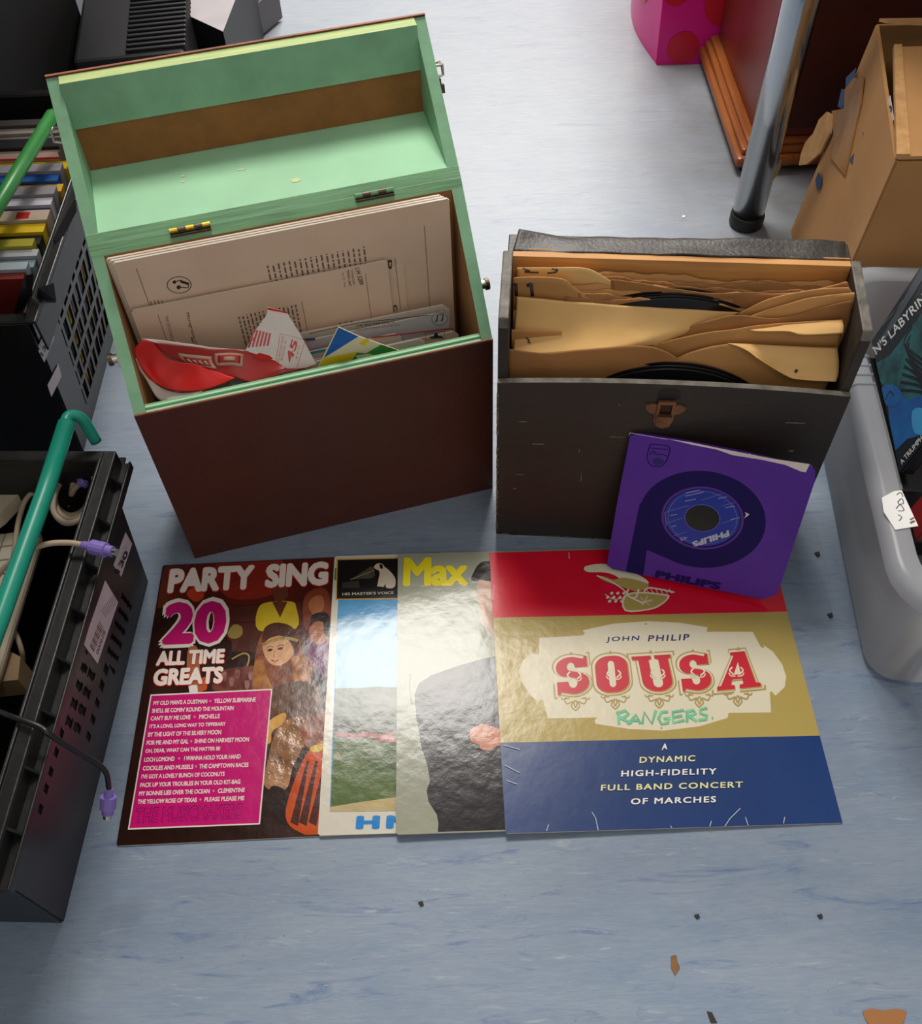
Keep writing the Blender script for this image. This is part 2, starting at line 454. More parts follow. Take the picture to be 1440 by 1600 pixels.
# large LP sleeves
def tall_sleeve(u, dbot, dtop, label, full=False, m=PAPER, rot=0, t_=.0022, wd=.313):
    M = stand(u, .0245, wd, .325, dbot, dtop, rot)
    mb = card(wd, .325, t_, m, PAPER2); o = None
    if full:
        A = Art(mb, M, t_)
        # ruled margin lines and columns of small print turned sideways
        for x in (.018,): A.stroke([(0, 0)], 0, m) if 0 else mb.face([(x, .01, A.z()), (x + .0006, .01, A.z0 + .0002), (x + .0006, .315, A.z0 + .0002), (x, .315, A.z0 + .0002)], INKG)
        mb.face([(.287, .01, A.z0 + .0002), (.2876, .01, A.z0 + .0002), (.2876, .30, A.z0 + .0002), (.287, .30, A.z0 + .0002)], INKG)
        greek(A, .133, .235, .226, .290, 19, .0017, INKG, seed=3, ragged=.004)
        greek(A, .020, .262, .030, .276, 4, .0009, INKG, seed=5)
        A.tr = (140, 260, .45833)
        ring = [(305 + 41 * math.cos(a * .2618), 404 + 28 * math.sin(a * .2618)) for a in range(25)]
        A.stroke(ring, .0008, INK)
        A.poly([(283, 392), (290, 388), (296, 393), (291, 400), (284, 399)], INK, 4)
        A.poly([(296, 410), (304, 405), (311, 410), (307, 418), (299, 418)], INK, 4)
        A.stroke([(293, 393), (308, 388), (338, 398), (336, 414), (309, 412)], .0011, INK)
        A.poly([(308, 388), (338, 398), (337, 405), (309, 396)], INK)
    o = mb.build('record_sleeve', M=M)
    return tag(o, label, 'record sleeve')
tall_sleeve(.0135, .088, .0905, 'aged card LP sleeve, rearmost in the green lined box, only its left edge showing')
tall_sleeve(.0160, .083, .0870, 'second LP sleeve from the back in the green lined box, showing as a left sliver', m=PAPER2)
tall_sleeve(.0190, .078, .0835, 'large beige LP sleeve back in green lined box with music note emblem', True)

def ten_inch(u, dbot, dtop, rot, label, kind, h=.258, wd=.246):
    M = stand(u, .0125 + (.018 if kind == 1 else .012), wd, h, dbot, dtop, rot); t_ = .0022
    mb = card(wd, h, t_, PAPER, PAPER2); A = Art(mb, M, t_)
    if kind == 1:
        z = A.z()
        for x in (.022, .223): mb.face([(x, .01, z), (x + .0006, .01, z), (x + .0006, h - .01, z), (x, h - .01, z)], INKG)
        mb.face([(.157, .10, z), (.1576, .10, z), (.1576, h - .028, z), (.157, h - .028, z)], INKG)
        A.tr = (140, 260, .45833)
        A.text('LW 5289', (904, 347), (919, 404), (920, 345), INK, .02)       # reads downwards
        A.text('TCHAIKOVSKY', (889, 353), (897, 405), (897, 352), INKG, .02)
        A.text('"SWAN LAKE"', (875, 353), (884, 409), (884, 352), INK, .02)
        A.text('Op. 20 - Suite', (858, 361), (866, 413), (866, 360), INKG, .01)
        greek(A, .190, .13, .202, .205, 3, .0016, INKG, seed=8, ragged=.02)
        greek(A, .094, .13, .150, .238, 15, .0016, INKG, seed=9, ragged=.003)
        A.text('Microgroove 33', (325, 500), (355, 610), (339, 497), INKG, .02)
        A.text('THE DECCA RECORD', (256, 510), (282, 610), (266, 508), INKG, .0)
        greek(A, .045, .10, .0455, .225, 1, .0014, INKG, seed=12)
        greek(A, .010, .165, .011, .185, 1, .0010, INKG, seed=13)
    if kind == 2:
        A.tr = (460, 380, .2222)
        A.text('D', (656, 120), (660, 184), (684, 118), INK, .04)
        A.text('C', (692, 434), (696, 482), (720, 432), INK, .04)
        A.stroke([(706, 110), (746, 470)], .0006, INKG)
    return tag(mb.build('record_sleeve', M=M), label, 'record sleeve')
ten_inch(.0340, .070, .081, -.01, 'ten inch sleeve with large black letters, behind the LW 5289 sleeve', 2, h=.262)
ten_inch(.0190, .064, .077, -.004, 'ten inch beige sleeve marked LW 5289 with paragraphs of small print', 1, h=.268)

def seven(u, dbot, dtop, rot, label, m=PAPER2, art=None, wd=.178, z=.012, h=.19):
    M = stand(u, z, wd, h, dbot, dtop, rot)
    mb = card(wd, h, .0018, m, PAPER2, r=.006); A = Art(mb, M, .0018)
    if art: art(A)
    return tag(mb.build('single_sleeve', M=M), label, 'single sleeve', 'seven inch singles standing at the right of the green lined box')
GREYP = mat('lilac_grey_card', (186, 182, 186), rough=.5, var=.05)
PINKP = mat('pink_card', (216, 176, 158), rough=.5, var=.05)
LILAC = mat('lilac_ink', (150, 110, 150), .6); TEAL = mat('teal_ink', (40, 120, 140), .6); NAVY = mat('navy_ink', (40, 36, 90), .6)
def a_sk(A):
    A.tr = (460, 380, .2222)
    A.text('THE SKATERS-WALTZ', (430, 588), (706, 560), (428, 572), INK, .015)
    A.text('PHILHARMONIA ORCHESTRA', (430, 616), (742, 580), (428, 602), INKG, .0)
    A.stroke([(1020 + 56 * math.cos(a * .35), 532 + 46 * math.sin(a * .35)) for a in range(19)], .0007, INKG)
    A.stroke([(1000, 548), (1005, 505), (1044, 498), (1040, 540)], .0013, INK)
    A.poly([(986, 548), (994, 542), (1002, 548), (996, 556)], INK); A.poly([(1026, 542), (1034, 535), (1042, 541), (1036, 550)], INK)
    A.stroke([(100, 636), (440, 560), (960, 505)], .0008, NAVY)
def a_hm(A):
    A.tr = (460, 380, .2222)
    A.stroke([(540, 665), (760, 640), (1100, 600), (1122, 602)], .0016, REDP)
    A.stroke([(920, 625), (1054, 620), (1056, 672), (922, 680), (920, 625)], .0007, INKG)
    A.poly([(950, 660), (975, 655), (990, 630), (1005, 632), (1010, 650), (1040, 655), (1048, 668), (955, 672)], INK)
def a_str(A):
    A.tr = (460, 380, .2222)
    A.stroke([(60, 680), (145, 674)], .003, NAVY); A.stroke([(100, 742), (210, 715)], .0026, LILAC); A.stroke([(110, 775), (215, 752)], .0034, TEAL)
seven(.1420, .052, .058, .0, 'blue white seven inch sleeve at right of the box, printed skaters waltz', GREYP, a_sk, h=.222)
seven(.1430, .060, .066, -.01, 'plain cream single sleeve standing behind the skaters waltz sleeve', PAPER2, h=.226)
seven(.1470, .042, .046, -.01, 'pink edged seven inch sleeve with small dog and horn emblem', PINKP, a_hm, h=.206)
seven(.1130, .033, .036, .01, 'cream seven inch sleeve in front of the pink edged one', PAPER2, a_str, h=.212)
seven(.0900, .046, .050, .0, 'cream single sleeve with lilac and teal stripes behind the 45 flap', PAPER2, a_str, h=.214)
M_ = stand(.1250, .012, .17, .2, .026, .030)
mb = card(.17, .2, .0016, REDP, REDP, r=.004)
tag(mb.build('single_sleeve', M=M_), 'plain red seven inch sleeve glimpsed between cream sleeves', 'single sleeve')

def loc_br(px, py, d): return local_hit(MBR, px, py, 1, d)
# triangular corner of a blue, yellow and green sleeve
BLUEP = mat('blue_print', (30, 96, 176), .4); YELP = mat('yellow_print', (228, 200, 40), .45); GRNP = mat('green_print', (60, 140, 60), .45); CRM = mat('cream_print', (226, 214, 176), .5)
MT = MBR @ Matrix(((1, 0, 0, 0), (0, 0, -1, .022), (0, 1, 0, 0), (0, 0, 0, 1)))
tri = MB(); A = Art(tri, MT, 0, (460, 380, .2222))
def T_(P): return [A.uv(p) for p in P]
base = T_([(165, 880), (310, 590), (450, 655), (735, 755), (560, 830), (300, 885)])
tri.prism([(p.x, p.y, -.0012) for p in base][::-1], (0, 0, .0012), CRM)
A.poly([(205, 808), (310, 592), (450, 655)], BLUEP)
A.poly([(165, 878), (200, 808), (440, 762), (395, 835)], YELP)
A.poly([(450, 705), (500, 668), (530, 680), (490, 722)], YELP)
A.poly([(395, 835), (440, 768), (500, 775), (610, 712), (725, 752), (560, 800)], GRNP)
A.poly([(430, 790), (520, 776), (600, 800), (450, 826)], CRM)
tri.box(A.uv((300, 700)).x - .05, A.uv((300, 700)).x + .11, .012, .20, -.0024, -.0013, CRM)
tag(tri.build('single_sleeve', M=MT), 'sleeve with blue, yellow and green triangles at front of green lined box', 'single sleeve')

# crumpled red and white 45 sleeve
def sheet_from_rows(rows, Mx, ax, ns, nt, jit=.0, seed=0):
    """rows of (px, py, depth) control points -> smooth surface function in frame Mx"""
    R = []
    for row in rows:
        P = [local_hit(Mx, a, b, ax, d) for a, b, d in row]
        R.append(catmull(P, 8))
    out = []
    n = min(len(r) for r in R)
    def fn(s_, t_):
        c = []
        for r in R:
            f = s_ * (len(r) - 1); i = min(int(f), len(r) - 2); c.append(r[i].lerp(r[i + 1], f - i))
        f = t_ * (len(c) - 1); i = min(int(f), len(c) - 2)
        a = c[max(i - 1, 0)]; b = c[i]; c2 = c[i + 1]; d = c[min(i + 2, len(c) - 1)]; t = f - i
        p = .5 * ((2 * b) + (c2 - a) * t + (2 * a - 5 * b + 4 * c2 - d) * t * t + (3 * b - a - 3 * c2 + d) * t ** 3) if len(c) > 2 else b.lerp(c2, t)
        if jit:
            q = p * 38 + Vector((seed, 0, 0)); p = p + Vector((mnoise.noise(q), mnoise.noise(q + Vector((5, 5, 5))), mnoise.noise(q + Vector((9, 2, 1))))) * jit
        return p
    return fn
REDI = mat('bright_red_paper', (214, 26, 16), rough=.5, c2=(190, 20, 14), vs_=10)
REDO = mat('dull_red_print', (170, 34, 28), rough=.4, c2=(150, 28, 24), vs_=12)
WHP = mat('off_white_paper', (226, 214, 204), rough=.55, var=.04, vs_=20, bump=.3, bs=50)
fortyfive = thing('crumpled_sleeve', 'crumpled red and white paper sleeve marked 45 in front of green lined box', 'single sleeve', MBR)
z4 = lambda x, y, d: (200 + x / 4.8, 480 + y / 4.8, d)
mb = MB()
fn = sheet_from_rows([[z4(100, 240, .052), z4(190, 258, .05), z4(270, 370, .045), z4(420, 415, .04), z4(520, 440, .036), z4(560, 480, .034)],
                      [z4(40, 320, .050), z4(140, 420, .045), z4(230, 480, .038), z4(400, 520, .034), z4(560, 510, .030), z4(690, 490, .030)],
                      [z4(150, 520, .040), z4(190, 560, .034), z4(290, 610, .028), z4(420, 635, .022), z4(620, 605, .020), z4(810, 520, .022)]], MBR, 1, 1, 1, .0025, 3)
mb.grid(fn, 28, 14, REDI); mb.build('inner_fold', fortyfive, smooth=True, solid=.0006)
mb = MB()
fn2 = sheet_from_rows([[z4(190, 262, .048), z4(400, 290, .046), z4(600, 310, .044), z4(800, 325, .042), z4(950, 350, .038), z4(1110, 400, .030), z4(1220, 468, .022)],
                      [z4(270, 345, .046), z4(450, 400, .042), z4(600, 420, .038), z4(780, 410, .034), z4(950, 430, .030), z4(1130, 450, .024), z4(1280, 478, .019)],
                      [z4(470, 420, .042), z4(560, 470, .036), z4(680, 500, .030), z4(800, 530, .024), z4(930, 556, .0185), z4(1130, 510, .0165), z4(1380, 455, .0165)]], MBR, 1, 1, 1, .002, 5)
mb.grid(fn2, 30, 14, REDO)
# pale lettering block printed on the outside
def on(fnx, m_, s0, s1, t0, t1, off=.0006, n=6):
    mb.grid(lambda a, b: fnx(s0 + (s1 - s0) * a, t0 + (t1 - t0) * b) + Vector((0, -off, off)), n, n, m_)
PALE = mat('pale_red_print', (190, 148, 126), .5)
on(fn2, PALE, .13, .36, .28, .74, .0007); on(fn2, REDO, .155, .335, .38, .64, .0012)
for k in range(4): on(fn2, PALE, .17 + k * .042, .195 + k * .042, .44, .60, .0016, 3)
on(fn2, PALE, .38, .58, .18, .62, .0007); on(fn2, REDO, .40, .56, .26, .52, .0012); on(fn2, PALE, .44, .52, .32, .46, .0016, 3)
mb.build('printed_fold', fortyfive, smooth=True, solid=.0006)
mb = MB()
fn3 = sheet_from_rows([[z4(100, 236, .0525), z4(200, 240, .0505), z4(420, 272, .047), z4(600, 296, .045), z4(800, 318, .043), z4(880, 322, .042)],
                      [z4(190, 262, .0486), z4(300, 286, .0480), z4(440, 300, .046), z4(600, 318, .0445), z4(790, 330, .0425), z4(870, 340, .0415)]], MBR, 1, 1, 1, .001, 5)
mb.grid(fn3, 24, 3, WHP)
fn4 = sheet_from_rows([[z4(60, 380, .050), z4(150, 500, .042), z4(250, 600, .035), z4(440, 636, .024), z4(600, 620, .021)],
                      [z4(90, 470, .046), z4(140, 545, .040), z4(235, 690, .028), z4(400, 672, .020), z4(560, 640, .018)]], MBR, 1, 1, 1, .002, 8)
mb.grid(fn4, 24, 4, WHP)
mb.build('torn_white_edge', fortyfive, smooth=True, solid=.0006)
# standing white flap with 45 print
M45 = MBR @ Matrix.Translation(local_hit(MBR, 430, 585, 1, .020)) @ Matrix.Rotation(math.radians(70), 4, 'X')
mb = MB(); A = Art(mb, M45, .0006, (200, 480, 1 / 4.8))
P = [A.uv(p) for p in [(1048, 0), (1190, 40), (1290, 200), (1410, 425), (1300, 465), (1215, 475), (1100, 400), (880, 325), (960, 170), (1040, 60)]]
mb.prism([(p.x, p.y, 0) for p in P][::-1], (0, 0, .0006), WHP)
A.poly([(1048, 0), (1190, 38), (1196, 48), (1046, 20)], REDI)
A.poly([(935, 365), (985, 342), (1060, 362), (1088, 385), (1050, 402), (980, 390)], REDI)
PR = mat('pink_red_ink', (206, 84, 84), .5)
A.text('45', (1225, 425), (1275, 262), (1180, 395), PR, .04)
A.text('THIS RECORD MUST', (1132, 425), (1172, 215), (1116, 420), PR, .0)
A.text('BE PLAYED AT', (1158, 400), (1192, 250), (1143, 396), PR, .0)
A.text('R P M', (1268, 388), (1292, 292), (1256, 384), PR, .0)
A.stroke([(1105, 425), (1142, 198), (1330, 245), (1265, 455)], .0005, PR)
for k in range(6):
    A.stroke([(905 + k * 28, 300 - k * 2), (945 + k * 24, 165 + k * 6)], .0018, PR)
A.text('EMI', (905, 305), (945, 232), (897, 300), REDO, .02)
mb.build('printed_flap', fortyfive, M=M45)
# small dark striped sleeve beneath it
mb = MB(); A = None
M_ = stand(.030, .012, .12, .19, .060, .064)
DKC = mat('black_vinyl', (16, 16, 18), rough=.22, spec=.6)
mb = card(.11, .19, .0016, PAPER2, PAPER2, r=.003)
tag(mb.build('single_sleeve', M=stand(.022, .012, .11, .185, .056, .058)), 'worn cream sleeve beneath the crumpled red sleeve at left', 'single sleeve')
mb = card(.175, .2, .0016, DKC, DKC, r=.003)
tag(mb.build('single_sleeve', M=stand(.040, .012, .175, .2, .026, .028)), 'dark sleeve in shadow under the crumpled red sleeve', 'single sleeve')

# ------------------------------------------------------------------ black record case
WK, DK, ZK = .3253, .0928, .246
MK = xf(.0389, .6499, 0, -.1089)
LEA = mat('black_leathercloth', (52, 45, 39), rough=.45, c2=(40, 33, 29), vs_=4, bump=.3, bs=260, stretch=(1, 1, 2.4))
LEAW = mat('scuffed_black_rim', (122, 116, 106), rough=.6, c2=(58, 54, 48), vs_=40, bump=.6, bs=120)
SCUFF = mat('scuffed_card_edge', (138, 116, 88), rough=.8, c2=(90, 76, 60), vs_=120)
KIN = mat('dark_lining', (50, 42, 34), rough=.8, var=.2, vs_=30)
KWOOD = mat('pale_case_wood', (202, 146, 80), rough=.6, c2=(176, 120, 62), vs_=30, stretch=(.3, 1, 4))
case = thing('record_case', 'worn black leathercloth record case full of brown paper sleeves', 'record case', MK)
tk = .0095
def arch(u): return ZK + .007 * math.sin(math.pi * min(1, max(0, u / WK))) ** .8
mb = MB(); n = 28
A0 = [(u / n * WK) for u in range(n + 1)]
F0 = [Vector((u, 0, 0)) for u in (0, WK)] + [Vector((u, 0, arch(u))) for u in A0[::-1]]
mb.prism(F0, (0, .006, 0), LEA, side=[LEA, LEA] + [LEAW] * n + [LEA])
kfront = mb
for u0 in (0, WK - tk):
    mb = MB()
    P = [(u0, .0062, 0), (u0, DK, 0), (u0, DK, .327), (u0, .010, .319), (u0, .0062, .31)]
    inn = KIN
    mb.prism(P, (tk, 0, 0), LEA, mcap0=LEA if u0 == 0 else KIN, mcap1=KIN if u0 == 0 else LEA, side=[LEA, LEA, LEAW, LEAW, LEA])
    mb.build('side_panel', case, merge=True, bevel=.0014)
mb = MB(); mb.box(tk, WK - tk, DK - .007, DK, 0, .326, KWOOD); mb.box(tk, WK - tk, DK - .0001, DK + .0012, 0, .3255, LEA); mb.build('back_panel', case)
mb = MB(); mb.box(tk, WK - tk, .006, DK - .007, 0, .006, KIN); mb.build('base_panel', case)
# hinge strip and hanging lid
mb = MB()
fn = sheet_from_rows([[(800, 391, .0935), (900, 394, .0935), (1100, 398, .0935), (1322, 409, .0935)],
                      [(806, 374, .108), (900, 380, .108), (1100, 386, .108), (1322, 394, .108)],
                      [(812, 357, .124), (880, 369, .124), (960, 371, .124), (1100, 372, .124), (1240, 373, .124), (1321, 376, .124)],
                      [(806, 372, .135), (900, 384, .135), (1100, 390, .135), (1321, 394, .135)]], MK, 1, 1, 1, .0018, 4)
mb.grid(fn, 34, 10, LEAW if False else LEA); hingeo = mb.build('leather_hinge_flap', case, smooth=True, solid=.0014)
mb = MB(); mb.box(.004, WK - .004, .098, .128, .17, .318, LEA); mb.box(.010, WK - .008, .0965, .0985, .17, .3255, KWOOD)
mb.build('lid', case, bevel=.002)
# edge wear on the front
mb = kfront; r_ = random.Random(4)
for k in range(26):
    z = r_.uniform(0, .235); mb.box(-.0004, .0018, -.0005, .001, z, z + r_.uniform(.002, .014), SCUFF)
for k in range(30):
    u = r_.uniform(0, WK); mb.box(u, u + r_.uniform(.003, .018), -.0005, .001, .0002, .0016, SCUFF)
for (u, z, l, hh) in ((.022, .193, .008, .001), (.036, .160, .012, .0014), (.112, .176, .014, .0008), (.083, .150, .001, .006), (.02, .11, .009, .001), (.088, .105, .001, .012), (.275, .207, .018, .0014), (.288, .165, .005, .003), (.115, .222, .002, .002), (.018, .085, .003, .002)):
    mb.box(u, u + l, -.0003, .001, z, z + hh, SCUFF)

# clasp
COP = mat('aged_copper', (146, 104, 76), rough=.42, metal=.6, c2=(104, 72, 52), vs_=60, bump=.2)
COPD = mat('dark_copper', (70, 42, 30), rough=.5, metal=.6)
cl = MB()
def flat(P, y0, y1, m): cl.prism([(u, y0, z) for u, z in P], (0, y1 - y0, 0), m)
flat([(.141, .2255), (.146, .2275), (.1525, .2270), (.1675, .2270), (.173, .2270), (.179, .2245), (.1785, .2205), (.175, .2160), (.1695, .2135), (.1690, .2030), (.166, .1975), (.160, .1960), (.154, .1975), (.151, .2030), (.1505, .2135), (.145, .2160), (.1415, .2205)], -.0018, .0002, COP)
flat([(.1525, .2130), (.1675, .2130), (.1665, .199), (.160, .1965), (.1535, .199)], -.0042, -.0016, COP)
cl.box(.1515, .1545, -.0042, -.0016, .213, .2330, COP); cl.box(.1655, .1685, -.0042, -.0016, .213, .2330, COP)
cl.box(.1515, .1685, -.0048, -.0016, .2300, .2335, COP); cl.box(.1530, .1670, -.0044, -.0016, .2125, .2165, COPD)
cl.box(.1545, .1655, -.0022, -.0016, .2165, .230, COPD)
cl.build('clasp', case, bevel=.0006)
mb.face([(.150, -.0003, .2335), (.172, -.0003, .2335), (.171, -.0003, .244), (.1655, -.0003, .2475), (.155, -.0003, .2475), (.151, -.0003, .244)], mat('clasp_dark_patch', (34, 30, 28), .6))  # flat dark patch above the clasp
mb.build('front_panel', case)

# brown paper sleeves
KR = mat('kraft_paper', (196, 144, 84), rough=.7, c2=(176, 124, 68), vs_=8, bump=.35, bs=24)
KRL = mat('kraft_paper_light', (232, 190, 122), rough=.65, c2=(212, 164, 98), vs_=7, bump=.2, bs=20)
KRD = mat('kraft_paper_dark', (164, 112, 60), rough=.75, c2=(140, 94, 50), vs_=9, bump=.4, bs=26)
VIN = mat('shellac', (20, 20, 22), rough=.25, spec=.6)
def paper(u0, u1, d, ztop, m, seed, amp=.002, tilt=0, jag=.0015, t_=.0012, lean=0):
    mb = MB(); r = random.Random(seed)
    ph = [r.uniform(0, 6) for _ in range(4)]
    def fnp(s_, q):
        u = u0 + (u1 - u0) * s_
        top = ztop + tilt * (s_ - .5) + jag * (math.sin(9 * s_ + ph[0]) + .6 * math.sin(23 * s_ + ph[1]) + .4 * math.sin(61 * s_ + ph[3]))
        z = .0065 + (top - .0065) * q
        dd = d + amp * q * (math.sin(5 * s_ + ph[2]) + .5 * math.sin(11 * s_ + ph[1])) + lean * q
        return Vector((u, dd, z))
    mb.grid(fnp, 36, 8, m)
    return mb
def paper_thing(label, u0, u1, d, ztop, m, seed, group=None, **k):
    mb = paper(u0, u1, d, ztop, m, seed, **k)
    o = mb.build('paper_record_sleeve', M=MK, smooth=True, solid=.0016)
    return tag(o, label, 'record sleeve', group)
G1 = 'crumpled brown paper sleeves at the back of the black case'
for k in range(7):
    paper_thing('crumpled brown paper sleeve, %s at the back of the black case' % ('rearmost', 'second from rear', 'third from rear', 'fourth from rear', 'fifth from rear', 'sixth from rear', 'frontmost of seven packed')[k], .060 + .006 * (k % 3), .305 + .003 * (k % 2), .0815 - k * .0034, .310 - k * .0022, (KR, KRD, KRD, KR)[k % 4], 20 + k, G1, amp=.0012, jag=.0022, tilt=-.006)
def traced(name, label, rows, m, parent=None, jit=.0012, seed=1, ns=30, nt=12, th=.0008, group=None, extra=None):
    mb = MB(); f = sheet_from_rows(rows, MK, 1, 1, 1, jit, seed); mb.grid(f, ns, nt, m)
    if extra: extra(mb, f)
    o = mb.build(name, parent, M=None if parent else MK, smooth=True, solid=th)
    if not parent: tag(o, label, 'record sleeve', group)
    return o
INKB = mat('pencil_ink', (66, 58, 66), .6)
def scrib(strokes, m_=INKB, wd=.0014):
    def ex(mb, f):
        for st in strokes:
            for a, b in zip(st[:-1], st[1:]):
                pa = f(*a) + Vector((0, -.0009, .0009)); pb = f(*b) + Vector((0, -.0009, .0009))
                t = (pb - pa).normalized(); n_ = t.cross(Vector((0, -.8, .6))).normalized() * wd / 2
                mb.face([pa + n_, pa - n_, pb - n_, pb + n_], m_)
    return ex
zb = lambda x, y, d: (740 + x * .4583, 320 + y * .4583, d)
# sleeve with pencil writing, rear left
traced('paper_record_sleeve', 'pale brown paper sleeve with pencil marks at rear left of the case',
       [[zb(148, 214, .076), zb(260, 214, .076), zb(380, 216, .0755), zb(455, 252, .074), zb(555, 308, .071), zb(640, 345, .069)],
        [zb(148, 330, .0755), zb(250, 340, .0755), zb(360, 345, .075), zb(455, 350, .073), zb(555, 360, .0705), zb(640, 370, .068)],
        [zb(150, 600, .073), zb(250, 600, .073), zb(360, 600, .073), zb(455, 600, .071), zb(555, 600, .070), zb(640, 600, .068)]], KRL, seed=2, jit=.0007,
       extra=scrib([[(.05, .02), (.09, .09), (.06, .11), (.10, .12), (.14, .12)], [(.21, .03), (.245, .06), (.235, .11), (.19, .13)]]))
traced('paper_record_sleeve', 'brown paper sleeve numbered 11 at left of the case',
       [[zb(135, 252, .066), zb(155, 246, .066), zb(290, 250, .0655), zb(340, 280, .065), zb(412, 334, .063), zb(470, 372, .061)],
        [zb(135, 420, .066), zb(155, 420, .066), zb(290, 420, .065), zb(340, 420, .064), zb(412, 420, .062), zb(470, 430, .060)],
        [zb(138, 640, .064), zb(165, 640, .064), zb(290, 640, .063), zb(340, 640, .062), zb(412, 640, .060), zb(470, 640, .058)]], KR, seed=3, jit=.0006,
       extra=scrib([[(.145, .115), (.165, .09), (.17, .22)], [(.25, .125), (.27, .10), (.275, .23)]], wd=.003))
# long folded-over sleeve
big = thing('paper_record_sleeve', 'pale brown paper sleeve with its mouth flopped forward across the case', 'record sleeve', MK)
pm = paper(.012, .20, .058, .285, KR, 61, amp=.001, jag=.0005); pm.build('sleeve_body', big, smooth=True, solid=.0012)
traced('folded_mouth', None, [[zb(146, 312, .060), zb(250, 322, .060), zb(500, 343, .060), zb(760, 358, .060), zb(905, 366, .060)],
        [zb(142, 390, .054), zb(250, 395, .053), zb(480, 400, .052), zb(680, 412, .052), zb(800, 412, .054)],
        [zb(138, 460, .044), zb(240, 462, .042), zb(400, 452, .042), zb(600, 448, .044), zb(715, 442, .050)],
        [zb(134, 520, .030), zb(230, 510, .030), zb(360, 498, .031), zb(500, 485, .034), zb(615, 478, .042)]], KRL, big, jit=.0005, ns=34, nt=16,
       extra=scrib([[(.12, .62), (.15, .67), (.14, .70), (.16, .72)]], wd=.001))
# crossing sleeve behind and right of it
def ridge(label, rows, m, seed, jit=.0012, group=None): return traced('paper_record_sleeve', label, rows, m, seed=seed, jit=jit, group=group)
ridge('torn brown paper sleeve with perforated edge behind the shellac records',
      [[zb(470, 250, .072), zb(620, 276, .070), zb(800, 300, .068), zb(960, 296, .066), zb(1100, 300, .064), zb(1270, 262, .064)],
       [zb(470, 330, .070), zb(620, 330, .069), zb(800, 350, .067), zb(960, 350, .064), zb(1100, 340, .062), zb(1280, 310, .062)],
       [zb(470, 620, .066), zb(620, 620, .066), zb(800, 620, .064), zb(960, 620, .062), zb(1100, 620, .060), zb(1250, 620, .060)]], KRD, 11, .0018)
ridge('brown paper sleeve fanning up to the right end of the case',
      [[zb(900, 372, .058), zb(1010, 318, .058), zb(1150, 290, .058), zb(1280, 282, .058)],
       [zb(940, 440, .056), zb(1040, 400, .056), zb(1160, 370, .056), zb(1290, 350, .056)],
       [zb(950, 640, .054), zb(1040, 640, .054), zb(1150, 640, .054), zb(1240, 640, .054)]], KR, 12, .0015)
ridge('brown paper sleeve with dark spot, second fanned at right of the case',
      [[zb(940, 378, .054), zb(1040, 345, .053), zb(1150, 316, .053), zb(1297, 300, .053)],
       [zb(900, 440, .050), zb(1040, 410, .050), zb(1150, 380, .050), zb(1290, 352, .050)],
       [zb(900, 640, .048), zb(1040, 640, .048), zb(1150, 640, .048), zb(1225, 640, .048)]], KR, 13, .0015)
ridge('dark brown paper sleeve edge below the fanned pair at right',
      [[zb(600, 490, .052), zb(740, 415, .052), zb(880, 376, .051), zb(1040, 385, .048), zb(1180, 350, .048), zb(1290, 325, .048)],
       [zb(600, 540, .046), zb(780, 470, .046), zb(900, 450, .046), zb(1040, 430, .046), zb(1180, 420, .046), zb(1275, 420, .046)],
       [zb(600, 640, .045), zb(780, 640, .045), zb(900, 640, .045), zb(1040, 640, .045), zb(1150, 640, .045), zb(1215, 640, .045)]], KRD, 14, .0012)
c1 = thing('paper_record_sleeve', 'brown paper sleeve with narrow curled lip at right of the case', 'record sleeve', MK)
traced('sleeve_body', None, [[zb(600, 480, .0425), zb(760, 440, .0425), zb(950, 415, .0425), zb(1100, 400, .042), zb(1255, 392, .042)],
       [zb(600, 520, .041), zb(760, 500, .041), zb(950, 490, .041), zb(1100, 490, .041), zb(1240, 490, .041)],
       [zb(600, 640, .040), zb(760, 640, .040), zb(950, 640, .040), zb(1100, 640, .040), zb(1215, 640, .040)]], KR, c1, jit=.001, seed=15)
traced('curled_lip', None, [[zb(935, 428, .0415), zb(1050, 412, .0415), zb(1150, 403, .0415), zb(1255, 393, .0415)],
       [zb(960, 432, .037), zb(1060, 430, .036), zb(1150, 424, .035), zb(1260, 415, .035)],
       [zb(990, 432, .0335), zb(1070, 432, .032), zb(1125, 444, .030), zb(1257, 438, .030)]], KRL, c1, jit=.0004, seed=16, ns=16, nt=8)
c2_ = thing('paper_record_sleeve', 'brown paper sleeve with wide curled corner at front right of the case', 'record sleeve', MK)
traced('sleeve_body', None, [[zb(640, 545, .036), zb(740, 500, .036), zb(860, 474, .036), zb(980, 478, .036), zb(1235, 486, .035)],
       [zb(640, 560, .030), zb(760, 560, .030), zb(880, 560, .030), zb(1000, 560, .030), zb(1220, 560, .030)],
       [zb(640, 650, .028), zb(760, 650, .028), zb(880, 650, .028), zb(1000, 650, .028), zb(1190, 650, .028)]], KR, c2_, jit=.0008, seed=17)
traced('curled_corner', None, [[zb(865, 474, .0355), zb(980, 477, .035), zb(1100, 482, .035), zb(1237, 488, .035)],
       [zb(900, 484, .030), zb(1000, 510, .028), zb(1110, 525, .027), zb(1243, 530, .027)],
       [zb(935, 500, .026), zb(1030, 560, .022), zb(1130, 575, .020), zb(1242, 575, .020)],
       [zb(960, 520, .0225), zb(1060, 582, .0175), zb(1110, 596, .0145), zb(1233, 603, .0145)]], KRL, c2_, jit=.0004, seed=18, ns=20, nt=12,
       extra=scrib([[(.56, .60), (.575, .63)]], wd=.003, m_=INK))
